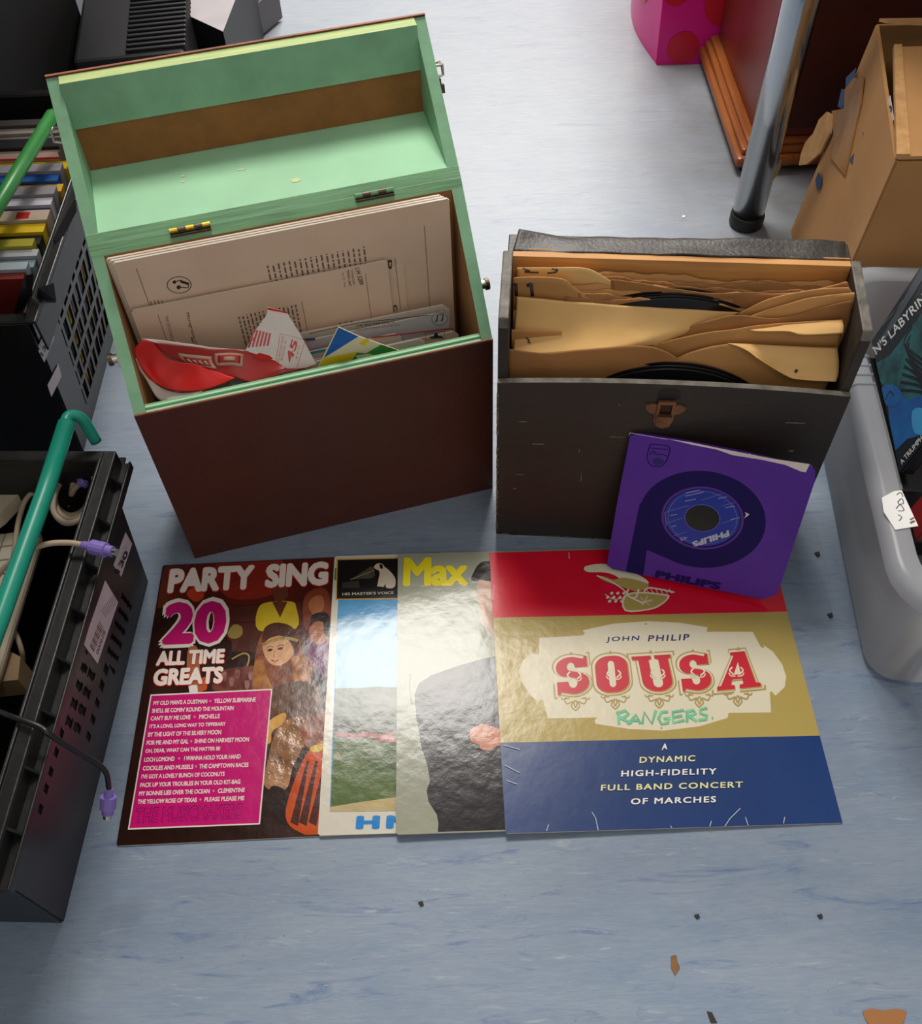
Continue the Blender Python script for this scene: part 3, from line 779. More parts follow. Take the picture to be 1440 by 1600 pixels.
ridge('brown paper sleeve in shadow under the flopped mouth, front left of the case',
      [[zb(118, 490, .024), zb(250, 505, .024), zb(420, 488, .030), zb(600, 482, .032), zb(690, 520, .030)],
       [zb(118, 560, .020), zb(250, 560, .020), zb(420, 560, .024), zb(600, 560, .026), zb(690, 560, .026)],
       [zb(118, 680, .018), zb(250, 680, .018), zb(420, 680, .020), zb(600, 680, .020), zb(690, 680, .020)]], KRD, 19, .0008)
ridge('brown paper sleeve edge at far left of the case below number 11',
      [[zb(130, 425, .045), zb(150, 425, .045), zb(300, 430, .045)], [zb(130, 520, .043), zb(150, 520, .043), zb(300, 520, .043)], [zb(130, 640, .040), zb(150, 640, .040), zb(300, 640, .040)]], KR, 21, .0004)
def disc(u, d, rr, z0, label, m=VIN, M0=MK, group=None, name='vinyl_record', th=.0018):
    mb = MB(); c = Vector((u, d, z0 + rr)); X = Vector((1, 0, 0)); Y = Vector((0, .06, 1)).normalized(); Z = X.cross(Y)
    mb.ring(c, X, Y, Z, .0036, rr, th, m, 96)
    for k in range(5): mb.ring(c + Z * th, X, Y, Z, .055 + k * (rr - .06) / 5, .0555 + k * (rr - .06) / 5, .00012, mat('groove_gloss', (50, 50, 54), .2), 96)
    mb.ring(c + Z * th, X, Y, Z, .0036, .045, .0002, mat('dark_label', (60, 30, 30), .5), 48)
    return tag(mb.build(name, M=M0), label, 'record', group)
for k in range(5):
    disc(.163, .0632 - k * .0024, .1500 - k * .0005, .0068, 'black shellac record, %s of the middle bunch in the case' % ('rearmost', 'second from rear', 'central one', 'second from front', 'frontmost')[k], group='shellac records showing in the middle of the black case')
for k in range(3):
    disc(.166, .0205 - k * .0030, .1245 - k * .0008, .0068, 'black shellac record, %s of the three behind the front panel' % ('rearmost', 'middle one', 'frontmost')[k], group='shellac records behind the front panel of the black case')

# ------------------------------------------------------------------ LP sleeves on the floor
S = .314
def floor_sleeve(x, y, yaw, tilt, m, edge):
    M = Matrix.Translation((x, y, .0003 + S * math.sin(tilt))) @ Matrix.Rotation(yaw, 4, 'Z') @ Matrix.Rotation(tilt, 4, 'Y')
    mb = card(S, S, .0016, m, edge, r=.002)
    return mb, M
EDGEW = mat('card_edge', (206, 196, 178), .7, var=.1, vs_=80)
# -- party record
PD = gloss('dark_brown', (44, 22, 16), var=.25, vs_=9)
mb, M = floor_sleeve(-.3345, .3100, .0080, 0.0, PD, EDGEW)
A = Art(mb, M, .0016, (170, 850, .3), (.0015, S - .001, .0015, S - .001), step=.000008)
P_ = A.poly
maroon = gloss('maroon', (104, 34, 24), c2=(70, 24, 18), vs_=14); red_ = gloss('soft_red', (150, 44, 30), c2=(110, 34, 26), vs_=20)
P_([(300, 90), (1180, 60), (1160, 420), (1000, 520), (720, 560), (500, 380), (290, 300)], maroon, 4)
P_([(560, 90), (900, 70), (880, 250), (620, 280)], red_, 4)
P_([(640, 320), (1000, 300), (1000, 560), (640, 560)], gloss('sofa', (88, 44, 34), c2=(70, 34, 28)))
A.stroke([(640, 325), (1000, 300)], .0012, gloss('sofa_line', (60, 26, 20))); A.stroke([(640, 410), (800, 405)], .001, gloss('sofa_line', (60, 26, 20)))
orange_ = gloss('lamp_orange', (196, 66, 30), c2=(168, 48, 24))
P_([(405, 262), (440, 225), (490, 240), (492, 280), (450, 300)], orange_, 5)
P_([(250, 210), (300, 190), (310, 300), (250, 330)], gloss('crowd_a', (92, 40, 22)), 4)
skin = gloss('skin', (176, 108, 70), c2=(150, 84, 54), vs_=30); skin2 = gloss('skin_light', (214, 164, 118), c2=(196, 140, 98), vs_=30); dskin = gloss('dark_skin', (104, 54, 34))
hair = gloss('hair', (150, 78, 36), c2=(96, 46, 22), vs_=60); dkh = gloss('dark_hair', (38, 20, 16)); yel = gloss('yellow_shirt', (214, 186, 44), c2=(190, 160, 36), vs_=30)
purp = gloss('purple_shirt', (112, 50, 96), c2=(92, 40, 82)); white_ = gloss('white', (226, 214, 206)); 
P_([(780, 330), (850, 300), (950, 300), (975, 330), (975, 440), (780, 450)], yel, 4)
P_([(850, 300), (930, 300), (892, 385)], dskin)
P_([(855, 225), (890, 205), (925, 225), (930, 270), (900, 300), (865, 290)], dskin, 5)
P_([(1010, 320), (1040, 250), (1120, 230), (1155, 300), (1150, 400), (1030, 450)], gloss('crowd_b', (140, 66, 36), c2=(110, 50, 30), vs_=30), 4)
P_([(1040, 330), (1060, 280), (1110, 270), (1120, 330), (1080, 380)], skin, 4)
P_([(1050, 500), (1140, 470), (1150, 700), (1040, 600)], purp, 3)
P_([(1045, 430), (1070, 385), (1120, 380), (1145, 430), (1140, 500), (1080, 520), (1050, 490)], skin, 5)
P_([(1045, 430), (1060, 370), (1120, 355), (1150, 385), (1150, 480), (1120, 470), (1115, 410), (1075, 405)], dkh, 4)
P_([(620, 460), (650, 420), (690, 430), (695, 470), (665, 492), (630, 488)], gloss('balloon', (150, 128, 66)), 5)
A.stroke([(640, 600), (700, 570), (730, 585), (720, 640)], .0018, gloss('cane', (170, 140, 80)), 5)
# table with glasses
P_([(620, 650), (860, 640), (880, 760), (560, 770), (560, 700)], gloss('table', (78, 30, 24), c2=(130, 70, 56), vs_=60), 4)
for gx, gy in ((600, 690), (640, 720), (670, 680), (740, 690), (790, 720), (720, 735)):
    P_([(gx - 12, gy - 20), (gx + 12, gy - 22), (gx + 9, gy + 16), (gx - 9, gy + 18)], gloss('glass', (170, 120, 116), c2=(110, 60, 60), vs_=90), 3)
# woman with long hair
P_([(745, 760), (760, 600), (790, 480), (850, 425), (930, 425), (985, 470), (1010, 560), (1060, 620), (1050, 720), (1000, 790), (900, 800), (850, 760), (780, 790)], hair, 6)
P_([(800, 520), (830, 470), (900, 455), (960, 480), (965, 560), (920, 620), (860, 632), (815, 590)], skin2, 5)
P_([(800, 520), (810, 440), (870, 410), (950, 430), (990, 500), (975, 600), (950, 520), (900, 480), (840, 490)], gloss('hair_dark', (92, 50, 30), c2=(60, 30, 20), vs_=60), 5)
A.stroke([(800, 525), (850, 505), (920, 490), (985, 505)], .0035, gloss('headband', (190, 160, 90), c2=(120, 90, 50), vs_=150), 4)
P_([(824, 556), (838, 546), (854, 550), (842, 560)], dkh, 3); P_([(878, 548), (892, 538), (908, 541), (896, 552)], dkh, 3); A.stroke([(820, 545), (838, 534), (856, 538)], .0009, hair, 4); A.stroke([(876, 536), (892, 526), (912, 530)], .0009, hair, 4); A.stroke([(864, 556), (858, 584), (868, 586)], .0008, skin, 4); A.stroke([(845, 605), (868, 612), (885, 602)], .0012, gloss('lips', (170, 40, 40)), 4)
P_([(760, 620), (800, 610), (830, 700), (850, 760), (780, 790), (750, 740)], gloss('hair_gold', (190, 126, 60), c2=(120, 64, 28), vs_=50), 5)
P_([(960, 600), (1010, 590), (1050, 660), (1020, 760), (970, 740)], gloss('hair_gold', (190, 126, 60)), 5)
P_([(830, 760), (1060, 720), (1110, 900), (900, 930), (840, 880)], gloss('brocade', (110, 66, 34), c2=(70, 38, 22), vs_=120), 4)
gold = gloss('gold_trousers', (186, 136, 96), c2=(110, 70, 42), vs_=45, bump=.6, bs=60)
P_([(860, 1000), (900, 930), (1000, 900), (1040, 950), (1020, 1040), (960, 1160), (920, 1280), (810, 1260), (830, 1120)], gold, 5)
P_([(1020, 920), (1150, 880), (1140, 1060), (1060, 1080), (1000, 1010)], gloss('rust', (150, 74, 36), c2=(110, 54, 28), vs_=60), 4)
P_([(780, 1020), (800, 960), (850, 910), (910, 880), (925, 900), (900, 940), (850, 980), (845, 1030), (820, 1045), (785, 1045)], gloss('hand', (216, 160, 70), c2=(196, 136, 54), vs_=40), 5)
P_([(840, 1270), (920, 1285), (960, 1400), (1000, 1480), (940, 1470), (860, 1420)], dkh, 5)
org = gloss('orange_robe', (206, 84, 20), c2=(180, 62, 16), vs_=30)
P_([(1040, 1080), (1130, 1060), (1130, 1520), (990, 1500), (920, 1420), (960, 1250)], org, 4)
P_([(1050, 1060), (1110, 1040), (1110, 1075), (1060, 1085)], yel, 4)
for xx in (965, 1010, 1060): P_([(xx + 65, 1130), (xx + 78, 1130), (xx + 20, 1470), (xx - 20, 1450)], gloss('robe_dark', (74, 30, 18)))
P_([(410, 560), (460, 540), (480, 700), (500, 760), (420, 770)], skin, 4)
P_([(470, 700), (520, 690), (510, 760), (480, 770)], gloss('drink', (190, 80, 40)))
P_([(415, 735), (460, 735), (465, 775), (420, 775)], white_)
# lettering
ltw = gloss('lettering_white', (232, 220, 208)); ltr = gloss('lettering_red', (190, 30, 30)); mag = gloss('magenta', (196, 22, 110))
def head(t, BL, BR, TL, off=.062):
    A.text(t, (BL[0] - 2, BL[1] + 3), (BR[0] + 2, BR[1] + 3), (TL[0] - 2, TL[1] + 2), ltr, off + .02, 1.0, ref=off)
    A.text(t, BL, BR, TL, ltw, off, 1.0)
head('PARTY', (303, 258), (752, 236), (320, 130)); head('SING', (810, 232), (1140, 216), (822, 106))
A.text('20', (265, 540), (612, 524), (292, 296), ltw, .085, 1.05, ref=.055); A.text('20', (272, 530), (604, 518), (298, 306), mag, .055, 1.05)
head('ALL TIME', (245, 636), (600, 622), (255, 560), .055); head('GREATS', (228, 742), (592, 728), (240, 652), .055)
P_([(218, 786), (852, 756), (788, 1462), (100, 1490)], ltw); P_([(224, 793), (845, 763), (781, 1455), (108, 1482)], mag)
songs = [("MY OLD MAN'S A DUSTMAN", 232, 512, 842, 'YELLOW SUBMARINE', 547, 765), ("SHE'LL BE COMIN' ROUND THE MOUNTAIN", 225, 650, 882, None, 0, 0), ("CAN'T BUY ME LOVE", 218, 425, 922, 'MICHELLE', 470, 578),
         ("IT'S A LONG, LONG WAY TO TIPPERARY", 212, 608, 965, None, 0, 0), ('BY THE LIGHT OF THE SILVERY MOON', 204, 585, 1006, None, 0, 0), ('FOR ME AND MY GAL', 197, 415, 1049, 'SHINE ON HARVEST MOON', 446, 730),
         ('OH, DEAR, WHAT CAN THE MATTER BE', 190, 580, 1093, None, 0, 0), ('LOCH LOMOND', 184, 342, 1137, 'I WANNA HOLD YOUR HAND', 392, 686), ('COCKLES AND MUSSELS', 177, 440, 1182, 'THE CAMPTOWN RACES', 470, 727),
         ("I'VE GOT A LOVELY BUNCH OF COCONUTS", 170, 603, 1225, None, 0, 0), ('PACK UP YOUR TROUBLES IN YOUR OLD KIT-BAG', 163, 685, 1269, None, 0, 0), ('MY BONNIE LIES OVER THE OCEAN', 157, 525, 1313, 'CLEMENTINE', 568, 708),
         ('THE YELLOW ROSE OF TEXAS', 150, 458, 1356, 'PLEASE PLEASE ME', 498, 705)]
A.n += 1
for s1, a, b, y, s2, c, d in songs:
    k = -.035
    A.text(s1, (a, y), (b, y + (b - a) * k), (a + 3, y - 23), ltw, .034, .96, keep=True)
    if s2:
        A.text(s2, (c, y + (c - a) * k), (d, y + (d - a) * k), (c + 3, y - 23 + (c - a) * k), ltw, .034, .96, keep=True)
        m0 = (b + c) / 2; yy = y - 12 + (m0 - a) * k
        P_([(m0 - 6, yy), (m0, yy - 7), (m0 + 6, yy), (m0, yy + 7)], gloss('star_pink', (236, 120, 170)), 3)
A.text('THE MUSICMAKERS', (134, 1458), (692, 1432), (146, 1376), gloss('musicmakers', (120, 16, 90)), .045, 1.0)
A.text('THE MUSICMAKERS', (138, 1454), (690, 1430), (149, 1380), mag, .012, 1.0)
tag(mb.build('record_sleeve', M=M), 'dark party singalong LP sleeve with magenta song list, leftmost on the floor', 'record sleeve')

# -- landscape record
WH = gloss('sleeve_white', (214, 206, 190), var=.02)
mb, M = floor_sleeve(-.1457, .3111, -.0067, .0085, WH, EDGEW)
A = Art(mb, M, .0016, (490, 850, .29384), (.001, S - .001, .001, S - .001), step=.000008); P_ = A.poly
P_([(95, 128), (122, 128), (122, 192), (92, 192)], gloss('green_tab', (70, 140, 50)))
P_([(130, 290), (520, 290), (520, 1420), (85, 1425), (100, 980)], gloss('sky', (60, 140, 196), c2=(84, 160, 206), vs_=9))
P_([(125, 400), (520, 360), (520, 775), (113, 775)], gloss('cloud', (150, 190, 214), c2=(120, 172, 208), vs_=8))
P_([(113, 768), (250, 765), (330, 758), (520, 765), (520, 1000), (105, 985)], gloss('far_trees', (104, 112, 100), c2=(60, 74, 52), vs_=40), 0)
P_([(108, 900), (300, 950), (520, 950), (520, 1060), (100, 1040)], gloss('dark_trees', (58, 70, 42), c2=(34, 42, 28), vs_=60))
for k in range(16):
    x = 130 + k * 22; y = 1010 + (k * 37 % 17); P_([(x - 14, y), (x, y - 16), (x + 16, y - 4), (x + 10, y + 14), (x - 8, y + 12)], gloss('flowers', (176, 84, 86), c2=(120, 70, 60), vs_=140), 3)
P_([(105, 1040), (520, 1040), (520, 1340), (300, 1365), (90, 1398)], gloss('lawn', (92, 112, 44), c2=(62, 82, 34), vs_=18))
P_([(345, 1030), (520, 1015), (520, 1050), (360, 1052)], gloss('flowers', (176, 84, 86)), 3)
P_([(100, 1150), (220, 1145), (110, 1160)], gloss('lawn_shadow', (50, 62, 30))); P_([(104, 1128), (125, 1112), (140, 1126), (128, 1146), (104, 1146)], gloss('bush_yellow', (130, 120, 50)), 4)
P_([(88, 1398), (300, 1365), (520, 1335), (520, 1418), (86, 1424)], gloss('path', (196, 176, 126), c2=(180, 158, 108), vs_=40))
A.text('Gardens photograph by a staff artist', (120, 1411), (300, 1400), (120, 1404), INKG, 0) if False else None
P_([(122, 80), (460, 72), (460, 294), (117, 298)], gloss('amber', (206, 160, 80))); P_([(128, 86), (460, 78), (460, 288), (123, 292)], gloss('black_panel', (22, 20, 18)))
# emblem: dog listening to a horn, above the wording of the label
dogm = gloss('dog_white', (206, 190, 168)); hornm = gloss('horn_bronze', (90, 84, 66), c2=(60, 56, 44), vs_=60)
P_([(195, 190), (300, 122), (322, 124), (326, 168), (310, 182)], hornm); A.stroke([(195, 190), (322, 140)], .0008, gloss('horn_light', (150, 140, 110)))
P_([(150, 205), (240, 195), (245, 232), (152, 236)], gloss('gramophone', (56, 50, 40)))
P_([(338, 222), (350, 160), (346, 130), (370, 120), (400, 140), (432, 180), (434, 220), (415, 236), (385, 232), (380, 210), (372, 228), (350, 226)], dogm, 4)
P_([(320, 122), (335, 106), (358, 104), (374, 118), (370, 136), (350, 142), (330, 134)], dogm, 4); P_([(350, 108), (366, 112), (366, 132), (352, 128)], gloss('dog_ear', (40, 34, 30)), 4)
A.text("HIS MASTER'S VOICE", (152, 274), (426, 266), (152, 260), gloss('emblem_letters', (214, 204, 176)), .015)
hb = gloss('hmv_blue', (24, 128, 200))
A.text('HM', (222, 1518), (520, 1513), (228, 1446), hb, .07, 1.35)
tag(mb.build('record_sleeve', M=M), 'white bordered LP sleeve with blue sky, lawn and dog emblem', 'record sleeve')

# -- grey portrait record
GS = gloss('stone_grey', (158, 158, 138), c2=(146, 148, 128), vs_=5)
mb, M = floor_sleeve(-.0725, .3078, -.0008, .0222, GS, EDGEW)
A = Art(mb, M, .0016, (490, 850, .29384), (.001, S - .001, .001, S - .001), step=.000008); P_ = A.poly
yl = gloss('max_yellow', (232, 214, 20))
A.text('Max', (474, 226), (820, 222), (480, 72), yl, .042, .95)
suit = gloss('dark_suit', (44, 38, 42), c2=(34, 30, 33), vs_=8)
P_([(660, 1560), (662, 1480), (655, 1440), (610, 1370), (600, 1310), (618, 1260), (605, 1180), (572, 1080), (560, 1000), (545, 920), (535, 800), (560, 740), (620, 700), (760, 650), (900, 610), (1150, 560), (1150, 1560)], suit)
P_([(840, 195), (850, 150), (880, 105), (930, 90), (1100, 90), (1100, 220), (930, 195)], gloss('black_hair', (36, 28, 28)), 3)
P_([(870, 200), (940, 200), (1100, 220), (1100, 480), (940, 470), (880, 330)], gloss('face', (190, 150, 126)), 3)
P_([(832, 1000), (850, 975), (905, 958), (960, 975), (1060, 1015), (1060, 1075), (985, 1072), (935, 1095), (890, 1090), (880, 1068), (836, 1048)], gloss('hand_pink', (200, 130, 96), c2=(186, 112, 80), vs_=30), 5)
A.stroke([(850, 1020), (905, 1030), (940, 1022)], .0008, gloss('finger_line', (140, 76, 56)), 4)
A.stroke([(880, 985), (915, 995), (950, 990)], .0008, gloss('finger_line', (140, 76, 56)), 4)
A.stroke([(513, 690), (510, 760), (520, 850)], .0012, gloss('crease', (110, 110, 96)))
tag(mb.build('record_sleeve', M=M), 'grey LP sleeve with yellow Max lettering and a dark suited figure', 'record sleeve')

# -- red, gold and blue march record
RD = mat('march_red', (212, 14, 44), rough=.22, spec=.5, bump=.12, bs=30); GD = mat('march_gold', (182, 160, 88), rough=.24, c2=(174, 152, 80), vs_=5, bump=.3, bs=45)
BL_ = mat('march_blue', (22, 58, 118), rough=.25, c2=(18, 50, 104), vs_=5, bump=.15, bs=30); CR = mat('march_cream', (222, 212, 184), rough=.3, bump=.2, bs=50)
mb, M = floor_sleeve(.0292, .3047, -.0017, .0205, CR, EDGEW)
A = Art(mb, M, .0016, (760, 840, .39583), (0, S, 0, S), step=.000008); P_ = A.poly
P_([(-30, -40), (1400, -40), (1400, 286), (-30, 318)], RD)
P_([(-30, 318), (1400, 286), (1500, 778), (-30, 814)], GD)
P_([(-30, 812), (1500, 776), (1700, 1190), (-30, 1220)], BL_)
P_([(208, 396), (380, 386), (388, 378), (378, 366), (500, 340), (640, 330), (760, 336), (872, 354), (868, 372), (1050, 372), (1082, 432), (1096, 436), (1092, 424), (1130, 450), (1166, 500), (1182, 548), (1176, 590), (1140, 624), (1122, 606), (1118, 612), (1122, 690), (955, 692), (950, 712), (840, 745), (700, 762), (560, 755), (430, 735), (426, 722), (438, 710), (242, 714), (222, 640), (206, 638), (208, 652), (170, 620), (140, 570), (128, 528), (142, 486), (178, 455), (190, 460), (206, 462)], CR)
for x, y in ((628, 341), (690, 752)): P_([(x - 5, y), (x, y - 4), (x + 5, y), (x, y + 4)], GD, 3)
NV = mat('march_navy', (30, 34, 96), .35); RDL = mat('march_red_letters', (200, 20, 44), .3)
A.text('JOHN', (470, 416), (600, 411), (474, 392), NV, .03, 1.25); A.text('PHILIP', (636, 410), (798, 405), (640, 386), NV, .03, 1.25)
GDL = mat('march_gold_line', (176, 150, 84), .3)
letters = [('S', (286, 622), (404, 612), (274, 476), 342), ('O', (444, 616), (560, 606), (430, 472), 505), ('U', (612, 612), (738, 604), (584, 470), 660), ('S', (778, 608), (888, 600), (758, 466), 825), ('A', (924, 604), (1066, 590), (922, 458), 985)]
def arcpts(cx, cy, rx, ry, a0, a1, n=10): return [(cx + rx * math.cos(math.radians(a0 + (a1 - a0) * k / n)), cy + ry * math.sin(math.radians(a0 + (a1 - a0) * k / n))) for k in range(n + 1)]
def rr(x0, x1, y0, y1, rx, ry): return arcpts(x1 - rx, y1 - ry, rx, ry, 0, 90) + arcpts(x0 + rx, y1 - ry, rx, ry, 90, 180) + arcpts(x0 + rx, y0 + ry, rx, ry, 180, 270) + arcpts(x1 - rx, y0 + ry, rx, ry, 270, 360)
SHAPE = {
 'O': ([rr(0, 1, 0, 1, .42, .30)], [rr(.40, .60, .14, .86, .10, .10)]),
 'U': ([[(-.04, 1), (.50, 1), (.50, .90), (.42, .88), (.42, .24)] + arcpts(.56, .24, .14, .13, 180, 360) + [(.70, .88), (.60, .90), (.60, 1), (1.06, 1), (1.06, .90), (.97, .88), (.97, .28)] + arcpts(.55, .28, .42, .28, 0, -180) + [(.13, .88), (-.04, .90)]], []),
 'A': ([[(.30, 1), (.66, 1), (.92, .12), (1.04, .10), (1.04, 0), (.52, 0), (.52, .10), (.62, .12), (.585, .26), (.34, .26), (.30, .12), (.40, .10), (.40, 0), (-.04, 0), (-.04, .10), (.06, .12), (.38, .90), (.30, .92)]], [[(.38, .38), (.56, .38), (.49, .72)]]),
 'S': ([[(.97, .70), (.97, 1), (.90, 1), (.86, .93)] + arcpts(.48, .72, .46, .28, 60, 180)[:] + arcpts(.46, .70, .44, .26, 180, 235) + [(.60, .42)] + arcpts(.50, .29, .13, .13, 50, -160) + [(.36, .34), (.02, .34), (.02, 0), (.09, 0), (.13, .07)] + arcpts(.53, .30, .45, .30, -115, 20) + arcpts(.50, .34, .48, .25, 15, 62) + [(.42, .62)] + arcpts(.47, .73, .12, .12, 210, 20) + [(.60, .70)]], []),
}
def letter(ch, a, b, c, sc, m_, inner=None):
    a, b, c = A.uv(a), A.uv(b), A.uv(c); X = b - a; Y = c - a; o_ = a
    def put(P, m2, s2):
        z = A.z(); Q = []
        for x, y in P:
            x = .5 + (x - .5) * s2 * 1.12; y = .5 + (y - .5) * (1 + (s2 - 1) * .8); q = o_ + X * x + Y * y; Q.append((q.x, q.y, z))
        ar = sum(Q[i][0] * Q[(i + 1) % len(Q)][1] - Q[(i + 1) % len(Q)][0] * Q[i][1] for i in range(len(Q)))
        mb.face(Q if ar > 0 else Q[::-1], m2)
    for P in SHAPE[ch][0]: put(P, m_, sc)
    if inner:
        for P in SHAPE[ch][1]: put(P, inner, 1)
for i, (ch, a, b, c, cx) in enumerate(letters):
    letter(ch, a, b, c, 1.24, GDL); letter(ch, a, b, c, 1.15, CR)
    letter(ch, (a[0] + 3, a[1] + 3), (b[0] + 3, b[1] + 3), (c[0] + 3, c[1] + 3), 1.04, GDL); letter(ch, a, b, c, 1.0, RDL, CR)
    by = a[1]; bx = (a[0] + b[0]) / 2 + (6 if i < 4 else -4); tx = (c[0] + b[0] - a[0] + c[0]) / 2
    P_([(tx - 10, c[1] - 12), (tx, c[1] - 26), (tx + 10, c[1] - 13)], GDL)
    # white curls inside each letter
    for sg in (-1, 1):
        q = [(bx - 6 + sg * 10, by - 62), (bx - 6 + sg * 26, by - 78), (bx - 6 + sg * 16, by - 92)]
        A.stroke(q, .0016, CR, 5)
        q = [(bx - 6 + sg * 4, by - 56), (bx - 6 + sg * 22, by - 58), (bx - 6 + sg * 30, by - 70)]
        A.stroke(q, .0012, CR, 5)
    # scrolls hanging below
    for sg in (-1, 1):
        A.stroke([(bx, by + 62), (bx + sg * 16, by + 44), (bx + sg * 10, by + 26), (bx + sg * 34, by + 34), (bx + sg * 42, by + 16), (bx + sg * 24, by + 12)], .0013, GDL, 6)
        A.stroke([(bx, by + 50), (bx + sg * 6, by + 34), (bx + sg * 2, by + 20)], .0013, GDL, 5)
        A.stroke([(bx + sg * 56, by + 8), (bx + sg * 50, by + 18), (bx + sg * 36, by + 8)], .0011, GDL, 5)
MG = mat('green_marker', (104, 190, 142), .4, var=.1, vs_=60)
rang = [[(522, 738), (520, 690)], [(512, 694), (548, 684), (560, 696), (545, 710), (524, 714)], [(530, 714), (572, 734)],
        [(556, 738), (590, 700), (606, 736)], [(566, 724), (604, 722)], [(614, 736), (622, 690), (652, 736), (668, 682)],
        [(716, 688), (690, 690), (678, 714), (690, 738), (716, 732), (716, 716)], [(698, 716), (724, 714)],
        [(778, 682), (734, 690), (736, 732), (780, 722)], [(738, 710), (772, 704)],
        [(790, 730), (792, 684)], [(784, 690), (816, 682), (826, 694), (796, 708)], [(800, 708), (830, 726)],
        [(870, 674), (844, 680), (842, 694), (870, 704), (866, 718), (834, 722)], [(888, 712), (893, 713)]]
A.n += 2
for st in rang: A.stroke(st, .0027, MG)
LW_ = mat('march_white_letters', (236, 232, 222), .35); LG_ = mat('march_pale_gold_letters', (226, 220, 160), .35)
for t, x0, x1, y, m_ in (('A', 690, 712, 837, LW_), ('DYNAMIC', 602, 822, 888, LG_), ('HIGH-FIDELITY', 530, 906, 942, LW_), ('FULL BAND CONCERT', 450, 1010, 998, LG_), ('OF MARCHES', 568, 904, 1052, LW_)):
    A.text(t, (x0, y + 3), (x1, y - (x1 - x0) * .018), (x0 + 2, y - 21), m_, .03, 1.2)
# bird emblem at the top, partly under the purple sleeve
P_([(384, 124), (400, 112), (470, 106), (560, 130), (640, 180), (560, 200), (520, 160), (470, 140), (400, 138)], CR, 4)
P_([(440, 152), (470, 158), (500, 168), (540, 160), (600, 172), (640, 190), (600, 215), (560, 205), (500, 186), (450, 166)], GD, 4)
A.stroke([(434, 152), (480, 170), (530, 200), (560, 228)], .0016, CR, 5)
P_([(540, 232), (600, 216), (680, 222), (722, 232), (690, 268), (640, 288), (545, 292)], CR, 3); P_([(548, 236), (600, 222), (680, 228), (714, 236), (684, 264), (636, 283), (550, 286)], GD, 3)
A.stroke([(560, 205), (556, 230), (620, 262)], .0022, CR, 4); A.stroke([(600, 205), (590, 235), (575, 240)], .0020, CR, 4); A.stroke([(620, 215), (645, 200), (740, 218)], .0020, CR, 4)
for k in range(6): A.stroke([(630 + k * 18, 205), (640 + k * 18, 222)], .0008, CR)
for k in range(7): A.stroke([(625, 255), (625 + 30 * math.cos(k), 252 + 20 * math.sin(k))], .0008, CR)
A.stroke([(540, 240), (500, 245), (466, 225)], .0009, CR, 4)
for k in range(9):
    x = 470 + k * 8; y = 238 + 18 * math.sin(k * 2.1); P_([(x, y), (x + 9, y - 7), (x + 14, y), (x + 6, y + 6)], CR, 3)
# white creases and edge wear
crs = mat('crease_white', (190, 196, 206), .4)
for st in ([(236, 1160), (244, 1135)], [(415, 1085), (430, 1110), (440, 1160)], [(725, 1140), (732, 1155)], [(880, 1145), (886, 1120)], [(940, 1145), (960, 1110), (1000, 1070)], [(1020, 1105), (1032, 1145)], [(1175, 1105), (1170, 1130)], [(72, 900), (130, 930)], [(78, 960), (120, 975)], [(66, 820), (130, 838)], [(324, 60), (326, 85)], [(30, 190), (24, 250)]):
    A.stroke(st, .0007, crs, 0, True)
tag(mb.build('record_sleeve', M=M), 'red, gold and blue LP sleeve of marches with green handwriting, rightmost on floor', 'record sleeve')

# ------------------------------------------------------------------ purple single leaning on the black case
S7 = .181
O7 = Vector((.1575, .594, .0095)); X7 = Vector((.9577, -.2820, .006)); Y7 = Vector((.0135, .042, .176))
MP = frame(O7, X7, Y7)
PU = mat('purple_paper', (90, 40, 158), rough=.5, c2=(80, 34, 144), vs_=8, bump=.2, bs=25)
IND = mat('indigo_print', (24, 10, 84), rough=.6, spec=.25); IND2 = mat('dark_purple_print', (52, 22, 108), rough=.5)
mb = MB()
hole = local_hit(MP, 930 + 686 * .24306, 650 + 655 * .24306, 2, .0015); hole.z = 0
RH = .0385
outl = [(.004, 0), (S7 - .012, -.001), (S7, .010), (S7, S7 - .012), (S7 - .008, S7 - .002), (S7 * .8, S7 - .003), (S7 * .6, S7 - .0005), (S7 * .3, S7 + .001), (.001, S7), (-.0005, S7 * .5), (0, .004)]
def ringface(zv, m_, flip=False):
    # sleeve face with a round hole: fan between outline and circle
    n = 88; C = [Vector((hole.x + RH * math.cos(2 * math.pi * k / n), hole.y + RH * math.sin(2 * math.pi * k / n), zv)) for k in range(n)]
    E_ = []
    for k in range(n):
        a = 2 * math.pi * k / n; d = Vector((math.cos(a), math.sin(a))); best = 1e9
        for i in range(len(outl)):
            p = Vector(outl[i]); q = Vector(outl[(i + 1) % len(outl)]); e = q - p; den = d.x * e.y - d.y * e.x
            if abs(den) < 1e-9: continue
            r0 = p - Vector((hole.x, hole.y)); t = (r0.x * e.y - r0.y * e.x) / den; s_ = (r0.x * d.y - r0.y * d.x) / den
            if t > 0 and -1e-6 <= s_ <= 1 + 1e-6: best = min(best, t)
        E_.append(Vector((hole.x + d.x * best, hole.y + d.y * best, zv)))
    for k in range(n):
        j = (k + 1) % n; f = [C[k], E_[k], E_[j], C[j]]
        mb.face(f[::-1] if flip else f, m_)
    return C, E_
C0, E0 = ringface(0.0030, PU); C1_, E1 = ringface(-.0002, PU, True)
for k in range(88):
    j = (k + 1) % 88; mb.face([E1[k], E1[j], E0[j], E0[k]], PU); mb.face([C1_[j], C1_[k], C0[k], C0[j]], PU)
A = Art(mb, MP, .0030, (930, 650, .24306), (0, S7, 0, S7), step=.000008); P_ = A.poly
